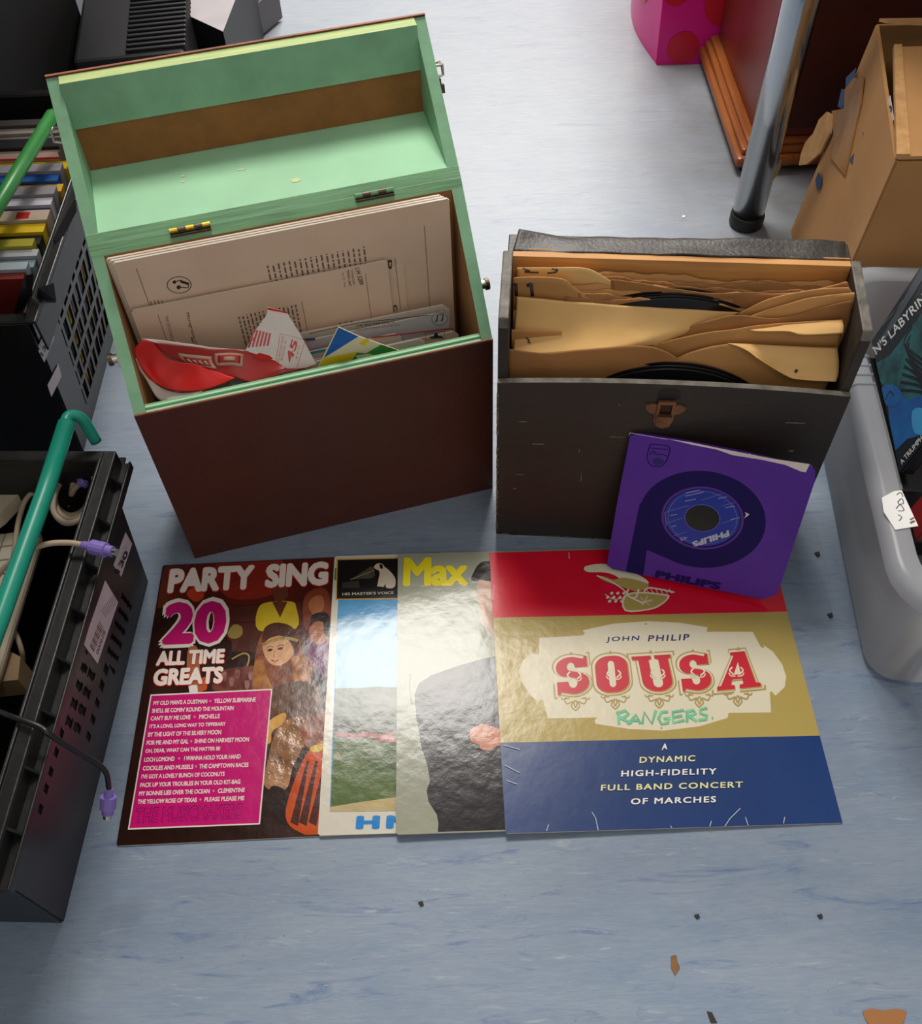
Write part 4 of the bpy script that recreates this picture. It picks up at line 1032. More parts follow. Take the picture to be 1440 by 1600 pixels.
# big loop shape with tail
n = 60; ring_o = []; cxy = A.uv((700, 660)); zz = A.z()
rx = (A.uv((1105, 640)) - A.uv((285, 640))).length / 2; cxy = (A.uv((1105, 640)) + A.uv((285, 640))) / 2; cxy.y = (A.uv((700, 300)).y + A.uv((690, 1025)).y) / 2
ro = rx; ri = RH + .0025
for k in range(n):
    a, b = 2 * math.pi * k / n, 2 * math.pi * (k + 1) / n
    mb.face([(hole.x + ri * math.cos(a), hole.y + ri * math.sin(a), zz), (cxy.x + ro * math.cos(a), cxy.y + ro * math.sin(a), zz), (cxy.x + ro * math.cos(b), cxy.y + ro * math.sin(b), zz), (hole.x + ri * math.cos(b), hole.y + ri * math.sin(b), zz)], IND)
P_([(285, 560), (400, 560), (410, 800), (470, 920), (330, 860), (300, 1062), (188, 1030)], IND)
A.text('PHILIPS', (372, 1065), (796, 1122), (392, 990), IND, .065)
# shield emblem
A.stroke([(352, 182), (470, 196), (464, 270), (430, 318), (390, 325), (350, 310), (332, 260), (352, 182)], .0011, IND, 4)
A.stroke([(352, 205), (466, 216)], .0009, IND); A.stroke([(345, 250), (375, 225), (400, 250), (430, 245), (462, 262)], .0009, IND, 4)
P_([(365, 285), (400, 268), (440, 285), (430, 310), (385, 316)], IND2, 4); P_([(372, 240), (384, 228), (396, 240), (384, 252)], IND2, 4)
# worn white upper edge, folded corners and a nick by the hole
zt = A.z() + .0001; mb.face([(.035, S7 + .0008, zt), (.060, S7 - .0012, zt), (.085, S7 - .0020, zt), (.100, S7 - .0052, zt), (.128, S7 - .0048, zt), (.150, S7 - .0060, zt), (.166, S7 - .0105, zt), (.1705, S7 - .0105, zt), (.1715, S7 - .0004, zt), (.14, S7 - .0014, zt), (.10, S7 - .0004, zt), (.06, S7 + .0012, zt)], WHP)
A.stroke([(1000, 205), (990, 240), (1008, 272)], .0008, WHP); A.stroke([(200, 120), (215, 90), (300, 100), (470, 112)], .0006, WHP)
P_([(960, 616), (990, 632), (955, 658), (968, 634)], WHP)
P_([(1250, 262), (1318, 282), (1345, 340), (1280, 420), (1225, 320)], IND2) if False else None
tag(mb.build('single_sleeve', M=MP), 'purple seven inch sleeve with round centre hole leaning on the black case', 'single sleeve')
# disc inside
rec = thing('vinyl_record', 'black single with blue label showing through the purple sleeve hole', 'record', MP)
cc = Vector((S7 / 2 + .001, S7 / 2 + .001, .0010))
cc = Vector((hole.x, hole.y, .0006)); X = Vector((1, 0, 0)); Y = Vector((0, 1, 0)); Z = Vector((0, 0, 1))
mb = MB(); mb.ring(cc, X, Y, Z, .0002, .087, .0012, VIN, 80); mb.build('disc', rec)
LBL = mat('blue_label', (36, 56, 168), rough=.35, c2=(30, 48, 150), vs_=14); SIL = mat('silver_ink', (138, 142, 196), .4)
mb = MB(); mb.ring(cc + Z * .0013, X, Y, Z, .0168, .0372, .0002, LBL, 72)
A = Art(mb, MP, .0021, (930, 650, .24306), step=.000008)
hl = local_hit(MP, 930 + 686 * .24306, 650 + 655 * .24306, 2, .0021)
def circ(rx_, m_, wd, a0=0, a1=6.2832):
    z = A.z(); n = 60
    for k in range(n):
        a, b = a0 + (a1 - a0) * k / n, a0 + (a1 - a0) * (k + 1) / n
        mb.face([(cc.x + r_ * math.cos(t), cc.y + r_ * math.sin(t), z) for r_, t in ((rx_, a), (rx_ + wd, a), (rx_ + wd, b), (rx_, b))], m_)
circ(.0342, SIL, .0003); circ(.0174, SIL, .0003)
A.text('PHILIPS', (856, 732), (620, 808), (862, 772), mat('silver_letters', (186, 188, 206), .35), .06)
A.text('45', (590, 770), (540, 785), (594, 792), SIL, .03)
for L_ in ([(445, 620), (600, 575)], [(450, 690), (560, 655)], [(680, 540), (850, 488), (890, 520)], [(810, 580), (905, 552)], [(810, 690), (930, 650)], [(500, 770), (590, 742)], [(445, 620), (460, 740), (520, 810)]):
    A.stroke(L_, .0004, SIL)
for (x, y, l) in ((575, 515, 120), (580, 495, 90), (575, 548, 70), (790, 530, 55), (835, 590, 60), (480, 640, 45), (490, 710, 30), (870, 665, 50)):
    A.stroke([(x, y), (x + l, y - l * .22)], .0011, SIL, 0, True)
mb.build('centre_label', rec)

# ------------------------------------------------------------------ black crate of cables, lower left
BP = mat('black_plastic', (17, 17, 18), rough=.36, c2=(13, 13, 14), vs_=8, bump=.15, bs=40)
BPR = mat('black_plastic_rim', (32, 32, 32), rough=.34, c2=(20, 20, 20), vs_=30, bump=.3, bs=50)
BPM = mat('maroon_black_plastic', (31, 21, 23), rough=.38, var=.1, vs_=7)
def crate(M, name, label, w2, l2, h, flare, holes, mwall, ribs=True, rim=.024, side_mat=None, cells=(150, 60)):
    """open crate: half width w2, half length l2 at the floor; walls flare outwards"""
    r = thing(name, label, 'crate', M)
    k = flare
    mb = MB(); mb.box(-w2, w2, -l2, l2, 0, .004, mwall); mb.build('base', r)
    # walls
    def wallfn(ax, sg, a, t):
        q = 2 * a - 1; ww = w2 + k * t; ll = l2 + k * t; z = h * t
        return Vector((sg * ww, q * ll, z)) if ax == 'x' else Vector((q * ww, sg * ll, z))
    for ax, sg in (('x', 1), ('x', -1), ('y', 1), ('y', -1)):
        mb = MB(); ns, nt = cells
        hs = holes.get((ax, sg))
        m_ = side_mat if (side_mat and (ax, sg) == ('x', 1)) else mwall
        V = [wallfn(ax, sg, i / ns, j / nt) for j in range(nt + 1) for i in range(ns + 1)]
        Fs = [(j * (ns + 1) + i, j * (ns + 1) + i + 1, (j + 1) * (ns + 1) + i + 1, (j + 1) * (ns + 1) + i) for j in range(nt) for i in range(ns)
              if not (hs and hs((i + .5) / ns, (j + .5) / nt))]
        mb.mesh(V, Fs, m_)
        mb.build('side_wall', r, solid=.003, off=0)
    # rim ledge with hanging skirt
    W2, L2 = w2 + k, l2 + k
    mb = MB(); sk = h - (.020 if ribs else .040); lg = .010 if ribs else rim
    for sx in (1, -1):
        def bx(xa, xb, ya, yb, za, zb_, m_=BPR): mb.box(min(sx * xa, sx * xb), max(sx * xa, sx * xb), ya, yb, za, zb_, m_)
        bx(W2 - .003, W2 + lg, -L2 - lg, L2 + lg, h - .004, h)
        bx(W2 + lg - .0025, W2 + lg, -L2 - lg, L2 + lg, sk, h - .003, BP)
        bx(W2 - .004, W2 - .001, -L2, L2, h, h + .003)
        if ribs:
            bx(W2 + lg - .002, W2 + rim, -L2 - rim * .6, L2 + rim * .6, sk - .003, sk)
            bx(W2 + rim - .0025, W2 + rim, -L2 - rim * .6, L2 + rim * .6, sk - .008, sk + .003)
            for i in range(8):
                y = -L2 + (i + .6) / 8 * 2 * L2
                mb.prism([(sx * (W2 + lg - .001), y, h - .002), (sx * (W2 + rim - .001), y, sk + .001), (sx * (W2 + lg - .001), y, sk)], (0, .0022, 0), BPR)
    for sy in (1, -1):
        def by_(xa, xb, ya, yb, za, zb_, m_=BPR): mb.box(xa, xb, min(sy * ya, sy * yb), max(sy * ya, sy * yb), za, zb_, m_)
        by_(-W2, W2, L2 - .003, L2 + lg, h - .004, h)
        by_(-W2, W2, L2 + lg - .003, L2 + lg, sk, h - .003, BP)
        if ribs:
            by_(-W2 - rim * .6, W2 + rim * .6, L2 + lg - .002, L2 + rim, sk - .003, sk)
            for i in range(6):
                x = -W2 + (i + .6) / 6 * 2 * W2
                mb.prism([(x, sy * (L2 + lg - .001), h - .002), (x, sy * (L2 + rim - .001), sk + .001), (x, sy * (L2 + lg - .001), sk)], (.0022, 0, 0), BPR)
    mb.build('rim', r, bevel=.0012)
    return r
def holesA(a, t):
    # a: 0 near end, 1 far end; rows of rounded slots
    f = ((a - .167) / .0462 + .5) % 1
    if .15 < a < .82 and .700 < t < .785: return .27 < f < .73
    f = ((a - .178) / .0440 + .5) % 1
    if .16 < a < .37 and .59 < t < .66: return .27 < f < .73
    f = ((a + (t - .52) * .10 - .40) / .0480 + .5) % 1
    if .38 < a < .58 and .40 < t < .50: return .27 < f < .73
    if .38 < a < .58 and .515 < t < .60: return .27 < f < .73
    f = ((a - .425) / .0470 + .5) % 1
    if .40 < a < .63 and .25 < t < .32: return .27 < f < .73
    f = ((a + t * .12 - .66) / .0420 + .5) % 1
    if .63 < a < .86 and .15 < t < .34: return .30 < f < .68
    return False
MA = xf(-.497, .432, 0, -.055)
crA = crate(MA, 'plastic_crate', 'black plastic crate of keyboards and cables at lower left, stickered 130', .135, .180, .20, .012, {('x', 1): holesA}, BP, side_mat=BPM, rim=.019)
# folded bar handle
TEALM = mat('teal_plastic', (22, 134, 112), rough=.35, var=.06, vs_=20)
GRN2 = mat('green_plastic', (52, 140, 62), rough=.35, var=.06, vs_=20)
hp = [MA.inverted() @ p for p in (at(150, 690, .205), at(128, 655, .232), at(108, 650, .240), at(100, 668, .240))]
hp2 = [MA.inverted() @ p for p in (at(104, 662, .239), at(70, 770, .238), at(0, 965, .236), at(-40, 1075, .234))]
mb = MB(); mb.tube(catmull(hp, 5), .0055, TEALM, 12); mb.tube(hp2, .0080, TEALM, 16)
hp3 = [hp2[-1], hp2[-1] + Vector((0, -.06, -.01)), hp2[-1] + Vector((.01, -.075, -.03))]
mb.tube(hp3, .008, TEALM, 12)
mb.build('handle_bar', crA, smooth=True)
# stickers on the right wall
def wall_frame(Mx, w2, l2, h, k):
    """frame on the outer face of the +x wall: x runs to the near end, y up the wall"""
    o_ = Mx @ Vector((w2 + .0018, -l2, 0)); return frame(o_, Mx.to_3x3() @ Vector((0, 1, 0)), Mx.to_3x3() @ Vector((k, 0, h)))
def sticker(parent, Mf, quad, art=None, m=None, name='price_sticker', label=None):
    mb = MB(); A = Art(mb, Mf, 0, step=.00002); P = [A.uv(p) for p in quad]
    a = sum(P[i].x * P[(i + 1) % len(P)].y - P[(i + 1) % len(P)].x * P[i].y for i in range(len(P)))
    if a < 0: P = P[::-1]
    mb.prism([(p.x, p.y, 0) for p in P][::-1], (0, 0, .0003), m or STK); A.z0 = .0003
    if art: art(A)
    o_ = mb.build(name, parent); o_.matrix_world = Mf
    if label: o_['label'] = label
    return o_
STK = mat('sticker_paper', (206, 196, 204), .5, var=.03, vs_=30)
MfA = wall_frame(MA, .135, .180, .20, .012)
def art130(A):
    A.text('130', (186, 898), (201, 864), (180, 893), INK, .05)
    A.stroke([(182, 888), (196, 850)], .0008, INKG); A.stroke([(185, 891), (199, 853)], .0008, INKG)
sticker(crA, MfA, [(196, 832), (206, 850), (189, 901), (177, 883)], art130, label='pale sticker numbered 130')
def artbar(A):
    z3 = lambda x, y: (x * .4, 800 + y * .4)
    for k in range(12):
        t = k / 11; A.stroke([z3(352 + 34 * t, 520 - 92 * t), z3(368 + 36 * t, 545 - 92 * t)], .0012 if k % 3 else .0024, INKG, 0, True)
    for k in range(9): A.stroke([z3(396 + k * 5.5, 380 - k * 7), z3(412 + k * 5.5, 412 - k * 7)], .0008, INKG, 0, True)
    A.text('000628', z3(382, 560), z3(412, 470), z3(374, 548), INK, .02)
sticker(crA, MfA, [(164, 907), (184, 941), (152, 1037), (130, 1006)], artbar, name='barcode_sticker', label='large pale barcode sticker')
sticker(crA, MfA, [(40, 1265), (41, 1290), (19, 1341), (5, 1328)], None, label='blank torn sticker')

# contents of the crate
BEI = mat('beige_plastic', (196, 184, 158), rough=.45, var=.05, vs_=12)
BEID = mat('beige_plastic_keys', (206, 198, 178), rough=.45, var=.05, vs_=12)
PLUG = mat('lilac_plug', (122, 104, 176), rough=.4); CAB = mat('beige_cable', (168, 150, 128), rough=.5); CABK = mat('black_cable', (22, 20, 22), rough=.4)
kb = thing('keyboard', 'beige keyboard with visible keys lying along the crate', 'keyboard', frame(at(0, 1010, .115), at(66, 800, .120) - at(0, 1010, .115), at(-60, 880, .11) - at(0, 930, .12)))
mb = MB(); mb.box(-.08, .135, .000, .10, -.020, 0, BEI); mb.build('keyboard_body', kb, bevel=.008)
for i in range(12):
    for j in range(4): mb = MB(); mb.box(-.07 + i * .0165, -.0555 + i * .0165, .014 + j * .0175, .029 + j * .0175, 0, .006, BEID); mb.build('key', kb)
kb2 = MB(); P = [at(44, 756, .150), at(33, 742, .150), at(-60, 735, .150), at(-60, 850, .145), at(0, 803, .147)]
kb2.prism([p - Vector((0, 0, .016)) for p in P], (0, 0, .016), BEI); kb2 = kb2.build('keyboard', bevel=.002)
tag(kb2, 'underside of a beige keyboard at left, on top of the keyed one', 'keyboard')
def cable(name, label, pts, r, m, plug=None, group=None):
    c_ = thing(name, label, 'cable')
    mb = MB(); mb.tube(catmull(pts, 8), r, m, 10); mb.build('cord', c_, smooth=True)
    if plug:
        a, b = plug; mb = MB(); d = (b - a); n_ = 7
        mb.tube([a + d * t for t in (0, .05, .3, .32, .78, .80, 1)], .005, PLUG, 14, rs=[.0030, .0036, .0042, .0068, .0068, .0050, .0050]); mb.build('plug', c_, smooth=False, bevel=.0006, label=None) if False else mb.build('plug', c_)
        mb = MB(); mb.tube([b, b + d.normalized() * .004], .0036, STEEL, 12); 
        pl = [o_ for o_ in c_.children][-1] if c_.children else None
        o_ = mb.build('plug_tip', pl if pl else c_)
    return c_
a_, b_ = at(128, 851, .212), at(176, 862, .213)
cable('keyboard_cable', 'beige cable ending in a lilac plug laid over the crate rim', [at(-30, 940, .17), at(0, 895, .195), at(30, 868, .21), at(70, 851, .216), at(105, 848, .214), a_], .0026, CAB, (a_, b_))
pts = [at(20, 880, .13), at(30, 810, .14), at(48, 772, .15), at(85, 772, .14), at(110, 790, .13)]
cable('keyboard_cable', 'beige cable running from the keyed keyboard toward the coil', pts, .0026, CAB)
coil = []
for k in range(34):
    a = k * .62; rr = .024 + .004 * math.sin(k * .7)
    c0 = at(114, 765, .135 + .0012 * k)
    coil.append(c0 + Vector((rr * .8 * math.cos(a), rr * 1.5 * math.sin(a), .003 * math.sin(2 * a))))
a_, b_ = at(122, 758, .165), at(136, 748, .168)
coil += [at(112, 770, .16), at(116, 764, .164), a_]
cable('keyboard_cable', 'coiled beige cable with lilac plug at the far end of the crate', coil, .0030, CAB, (a_, b_))
a_, b_ = at(170, 1232, .115), at(168, 1272, .098)
cable('keyboard_cable', 'black cable with lilac plug hanging outside the crate', [at(-20, 1105, .19), at(10, 1117, .205), at(36, 1126, .2075), at(62, 1136, .2065), at(78, 1148, .203), at(110, 1168, .178), at(150, 1192, .148), at(166, 1208, .133), a_], .0024, CABK, (a_, b_))
cable('keyboard_cable', 'short beige cable loop below the handle at the left edge', [at(-20, 950, .10), at(8, 968, .10), at(24, 990, .09), at(34, 1018, .08), at(36, 1040, .06)], .0026, CAB)
mb = MB(); P = [at(-30, 1010, .09), at(10, 1015, .09), at(32, 1026, .09), at(28, 1062, .09), at(-30, 1068, .09)]
mb.prism([p - Vector((0, 0, .03)) for p in P[::-1]], (0, 0, .03), mat('tan_plastic', (150, 124, 92), .5, var=.1)); tag(mb.build('plastic_block', bevel=.003), 'tan plastic block at left edge of the crate below the handle', 'block')

# ------------------------------------------------------------------ black crate of box sets, upper left
def holesB(a, t):
    if not (.15 < a < .95 and .12 < t < .88): return False
    return (a * 19) % 1 > .30 and (t * 7.2 + .25) % 1 > .25
MBc = xf(-.612, .965, 0, -.01)
crB = crate(MBc, 'plastic_crate', 'black mesh sided crate of coloured box sets at upper left, stickered 137', .152, .165, .255, .037, {('x', 1): holesB}, BP, ribs=False, rim=.010, cells=(120, 60))
I = MBc.inverted()
for q in ([(20, 492, .25), (40, 430, .285), (52, 428, .285), (50, 470, .25)], [(58, 470, .25), (60, 450, .27), (84, 442, .262), (88, 470, .245)], [(84, 370, .262), (118, 308, .272), (120, 330, .262), (88, 392, .25)]):
    P = [I @ at(a, b, z) for a, b, z in q]; mb = MB(); mb.prism(P, (-.004, .004, -.006), BPR); mb.build('corner_bracket', crB, bevel=.001)
hp = [I @ at(82, 180, .300), I @ at(0, 315, .300), I @ at(-60, 420, .30)]
mb = MB(); mb.tube(hp, .0075, GRN2, 16); mb.tube([hp[0], hp[0] + Vector((.05, .03, -.02)), hp[0] + Vector((.075, .03, -.045))], .0075, GRN2, 12); mb.tube([hp[-1], hp[-1] + Vector((-.02, -.03, -.03)), hp[-1] + Vector((-.02, -.03, -.07))], .0075, GRN2, 12)
mb.build('handle_bar', crB, smooth=True)
# stickers near the corner of the mesh wall
Mf = wall_frame(MBc, .152 + .0006, .165, .255, .037)
def art137(A):
    A.text('137', (67, 558), (77, 532), (62, 553), INK, .05); A.stroke([(62, 543), (72, 519)], .0009, INKG)
sticker(crB, Mf, [(74, 507), (85, 527), (69, 566), (58, 545)], art137, label='pale sticker numbered 137')
sticker(crB, Mf, [(91, 569), (96, 588), (80, 620), (74, 602)], None, label='blank pale sticker')
# box sets standing in it
cols = [('dark grey', (70, 64, 62)), ('grey', (150, 142, 134)), ('beige', (170, 154, 138)), ('black', (24, 22, 24)), ('beige and red', (168, 140, 128)), ('yellow', (206, 166, 20)), ('grey', (150, 146, 150)), ('blue', (24, 84, 160)),
        ('orange yellow', (206, 158, 40)), ('grey', (140, 136, 140)), ('white', (196, 194, 204)), ('navy blue', (36, 32, 96)), ('beige', (178, 160, 138)), ('bright yellow', (214, 180, 20)), ('black', (26, 22, 22)),
        ('olive yellow', (156, 146, 40)), ('grey', (156, 160, 160)), ('blue grey', (120, 134, 144)), ('pale grey', (150, 160, 168)), ('dark red', (110, 30, 28)), ('white', (200, 194, 196)), ('lime and white', (178, 186, 110)), ('white', (190, 184, 186)), ('red', (160, 30, 30)), ('pale grey', (170, 166, 168))]
ys = [186, 195, 203, 216, 230, 243, 256, 268, 279, 291, 304, 316, 328, 344, 358, 372, 384, 395, 408, 420, 430, 441, 452, 464, 475]
prev = None
for k, ((cn, c_), y) in enumerate(zip(cols, ys)):
    p = at(60, y, .262); nxt = at(60, ys[k + 1] if k + 1 < len(ys) else y + 10, .262)
    ya = p.y; yb = nxt.y; th = ya - yb - .0006
    if yb < .810: th = ya - .810
    if th < .003: continue
    m_ = mat('spine_' + cn.replace(' ', '_') + str(k), c_, rough=.5, var=.06, vs_=18)
    pg = mat('spine_pages', (190, 180, 160), .7)
    mb = MB(); h_ = .262 - .004 * ((k * 7) % 3); x1 = -.434 - .002 * ((k * 5) % 4)
    mb.prism([(x1 - .028, ya - th, .006), (x1, ya - th, h_), (x1 - .27, ya - th, h_), (x1 - .27, ya - th, .006)], (0, th, 0), m_)
    if cn == 'beige and red': mb.box(x1 - .26, x1 - .001, ya - th - .0003, ya - th + .002, h_ - .002, h_ + .0004, REDP)
    if cn == 'lime and white': mb.box(x1 - .26, x1 - .001, ya - th - .0003, ya - th + .005, h_ - .002, h_ + .0004, PAPER2)
    if k == 12: mb.box(x1 - .035, x1 - .02, ya - th + .003, ya - .003, h_ - .001, h_ + .0004, REDP)
    o_ = mb.build('record_box_set', bevel=.0012)
    nb = cols[k - 1][0] if k else 'the dark wall'
    tag(o_, '%s spine in the upper left crate%s' % (cn, ', rearmost of the row' if k == 0 else ', standing in front of the %s one' % nb if k else ''), 'box set', 'box sets standing in the upper left crate')

# ------------------------------------------------------------------ dark equipment at the top left
DKG = mat('charcoal_plastic', (34, 34, 37), rough=.45, var=.08, vs_=10); DKB = mat('matt_black', (12, 11, 11), rough=.7)
dk = MB(); dk.box(-1.05, -.595, 1.18, 1.66, 0, .40, DKB); tag(dk.build('speaker_cabinet', bevel=.006), 'matt black cabinet in deep shadow behind the crate of box sets', 'cabinet')
rb = thing('ribbed_case', 'charcoal plastic case with ribbed side behind the green lid', 'case', xf(-.395, 1.50, 0, .12))
mb = MB(); mb.box(-.16, .005, -.06, .30, 0, .155, DKG); mb.build('case_body', rb, bevel=.006)
mb = MB()
for k in range(24):
    y = -.05 + k * .014; mb.box(-.082, .0065, y, y + .006, .010, .160, DKG)
mb.build('ribs', rb, bevel=.0015)
gp = thing('printer', 'silver grey office machine on the floor beside the ribbed case', 'printer')
SIL2 = mat('silver_plastic', (176, 170, 172), rough=.3, var=.04, vs_=20); SILD = mat('grey_plastic', (100, 98, 100), rough=.4)
z9 = lambda x, y: (x / 3, y / 3)
mb = MB(); P = [at(*z9(*q), .13) for q in ((890, 76), (1045, 148), (1110, -20), (1180, -200), (900, -260))]
mb.prism([p - Vector((0, 0, .13)) for p in P], (0, 0, .13), DKG, mcap1=SIL2); mb.build('machine_body', gp, bevel=.003)
mb = MB(); P = [at(*z9(*q), .06) for q in ((1052, 196), (1140, 150), (1180, 90), (1190, 30), (1300, -60), (1100, -60))]
mb.prism([p - Vector((0, 0, .055)) for p in P], (0, 0, .055), SILD); mb.build('paper_tray', gp, bevel=.003)
mb = MB(); P = [at(*z9(*q), .075) for q in ((1100, 96), (1135, 70), (1142, 110), (1112, 150))]
mb.prism([p - Vector((0, 0, .03)) for p in P], (0, 0, .03), SIL2); mb.build('latch', gp, bevel=.002)

# ------------------------------------------------------------------ tables (the right one's leg is in view)
def table(label, x0, x1, y0, y1, legs, h=.72):
    t_ = thing('folding_table', label, 'table')
    mb = MB(); mb.box(x0, x1, y0, y1, h, h + .025, mat('table_top_grey', (120, 116, 110), .5)); mb.build('tabletop', t_, bevel=.003)
    CH = mat('chrome', (190, 194, 198), rough=.14, metal=1); 
    for x, y in legs:
        mb = MB(); mb.tube([(x, y, .018), (x, y, h)], .0225, CH, 40); lg = mb.build('leg', t_, smooth=True)
        mb = MB(); mb.tube([(x, y, 0), (x, y, .004), (x, y, .016), (x, y, .021)], .024, mat('black_rubber', (24, 24, 26), .5), 40, rs=[.0225, .0245, .0245, .0235]); mb.build('rubber_foot', lg, smooth=True)
    return t_
tr = table('table on the right with a round chrome leg and black foot', .40, 1.25, 1.13, 2.7, ((.432, 1.185), (1.2, 1.185), (1.2, 2.65), (.98, 2.66)))
tl = table('unseen table added over the crates at the left to shade them', -1.5, -.37, -.15, 2.75, ((-1.45, -.1), (-.80, -.10), (-1.45, 2.7), (-.50, 2.72)))  # out of view, added and extended to block light from the crates
mb = MB(); Mt = frame((.449, 1.166, .10), (.7, .7, 0), (0, 0, 1))
P = [(-.008, -.012), (.004, -.010), (.010, .002), (.006, .016), (-.002, .010), (-.010, .008)]
mb.prism([(a, b, 0) for a, b in P], (0, 0, .0008), mat('old_tape', (150, 140, 110), .4)); tp = mb.build('tape_scrap', tr); tp.matrix_world = Mt

# ------------------------------------------------------------------ pink bag, cabinet, cardboard box
PKB = mat('pink_bag', (226, 20, 140), rough=.32, var=.04, bump=.35, bs=14); RDB = mat('red_spot', (206, 20, 50), rough=.32, bump=.3, bs=14)
MG_ = xf(.395, 1.625, 0, -.03)
bag = thing('shopping_bag', 'bright pink shopping bag with large red spots at the top of the view', 'bag', MG_)
mb = MB()
def bagfn(pt):
    def f(a, b): return pt(a, b)
    return f
fw, fh, fd = .17, .33, .30
front = lambda a, b: Vector((-.028 + fw * a - .010 * b, -.004 + .010 * math.sin(3 * b) * math.sin(3.1 * a), fh * b))
left = lambda a, b: Vector((-.028 - .012 * b - .026 * math.sin(math.pi * a), fd * a, fh * b))
mb.grid(front, 12, 16, PKB)
mb.grid(lambda a, b: left(1 - a, b), 12, 16, PKB)
mb.grid(lambda a, b: Vector((-.028 + fw - .010 * b + .01 * math.sin(3.14 * a), fd * a, fh * b)), 8, 10, PKB)
mb.grid(lambda a, b: Vector((-.028 + fw * (1 - a) - .010 * b, fd, fh * b)), 8, 10, PKB)
mb.box(-.028, -.028 + fw, 0, fd, 0, .003, PKB)
for (ca, cb, rr) in ((.25, .09, .027), (.62, .30, .036), (.70, .08, .026), (.13, .37, .022), (.30, .62, .03), (.85, .62, .03)):
    pts = []
    n = 20
    cen = front(ca, cb) + Vector((0, -.0012, 0))
    for k in range(n):
        a = ca + rr / fw * math.cos(2 * math.pi * k / n); b = cb + rr / fh * math.sin(2 * math.pi * k / n)
        a = min(max(a, 0), 1); pts.append(front(a, b) + Vector((0, -.0012, 0)))
    for k in range(n): mb.face([cen, pts[k], pts[(k + 1) % n]], RDB)
for (ca, cb, rr) in ((.30, .30, .035), (.75, .6, .04), (.05, .65, .03)):
    n = 20; cen = left(ca, cb) + Vector((-.0012, 0, 0)); pts = []
    for k in range(n):
        a = min(max(ca + rr / fd * math.cos(2 * math.pi * k / n), 0), 1); b = cb + rr / fh * math.sin(2 * math.pi * k / n); pts.append(left(a, b) + Vector((-.0012, 0, 0)))
    for k in range(n): mb.face([cen, pts[(k + 1) % n], pts[k]], RDB)
mb.build('bag_body', bag, smooth=True)

MAH = mat('mahogany_polish', (124, 40, 28), rough=.28, c2=(92, 28, 20), vs_=6, stretch=(1, 1, .2), bump=.08)
OAK = mat('light_moulding', (168, 98, 48), rough=.35, c2=(132, 70, 32), vs_=14, stretch=(4, .5, 1))
DKF = mat('shaded_front', (70, 22, 14), rough=.45, c2=(54, 17, 12), vs_=6)  # shade on the cabinet front painted in as a darker mahogany
MC_ = xf(.437, 1.30, 0, .0)
cab = thing('wooden_cabinet', 'polished red mahogany cabinet with light moulded plinth behind the chrome leg', 'cabinet', MC_)
mb = MB()
mb.box(.0, .45, .0, .34, .012, .030, OAK); mb.build('plinth', cab, bevel=.006)
mb = MB(); mb.box(.008, .44, .008, .335, .030, .040, OAK); mb.box(.016, .43, .015, .33, .040, .048, OAK); mb.build('moulding', cab, bevel=.003)
mb = MB(); mb.box(.012, .035, .012, .035, 0, .012, DKB); mb.box(.012, .035, .29, .32, 0, .012, DKB); mb.box(.40, .43, .012, .035, 0, .012, DKB); mb.build('feet', cab)
mb = MB(); mb.box(.028, .42, .024, .32, .048, .52, MAH); mb.build('cabinet_body', cab, bevel=.003)
mb = MB(); mb.box(.05, .41, .020, .0245, .065, .50, DKF); mb.build('front_panel', cab, bevel=.001)

CARD = mat('cardboard', (184, 136, 84), rough=.75, c2=(170, 122, 72), vs_=7, bump=.3, bs=20)
CARDL = mat('cardboard_torn', (198, 152, 98), rough=.85, c2=(170, 124, 76), vs_=60, bump=.6, bs=60)
CARDI = mat('cardboard_inside', (150, 104, 60), rough=.8, var=.08)
BLUI = mat('blue_box_ink', (50, 74, 110), .7); TAPE = mat('brown_tape', (176, 126, 66), rough=.25, c2=(150, 104, 52), vs_=20, bump=.4, bs=40)
C1b = Vector((.452, .892, 0)); C1t = Vector((.468, .892, .30)); Fb = Vector((.496, 1.165, 0)); Ft = Vector((.525, 1.165, .30))
cb = thing('cardboard_box', 'large battered brown cardboard box with blue arrows and torn tape', 'cardboard box')
mb = MB()
R = Vector((.42, -.020, 0))
def cface(a, b, c, d, n=10, m_=CARD, amp=.0007, seed=0):
    def f(s_, t_):
        p = (a.lerp(b, s_)).lerp(d.lerp(c, s_), t_); w_ = math.sin(math.pi * s_) * math.sin(math.pi * t_)
        q = p * 14 + Vector((seed, 0, 0)); return p + (b - a).cross(d - a).normalized() * mnoise.noise(q) * amp * w_ * 3
    mb.grid(f, n, n, m_)
Rb, Rt = C1b + R, C1t + R; Gb, Gt = Fb + R, Ft + R
cface(Fb, C1b, C1t, Ft); cface(C1b, Rb, Rt, C1t, seed=3); cface(Rb, Gb, Gt, Rt); cface(Gb, Fb, Ft, Gt); cface(Fb, Gb, Rb, C1b)
mb.build('box_body', cb, solid=.004, off=0)
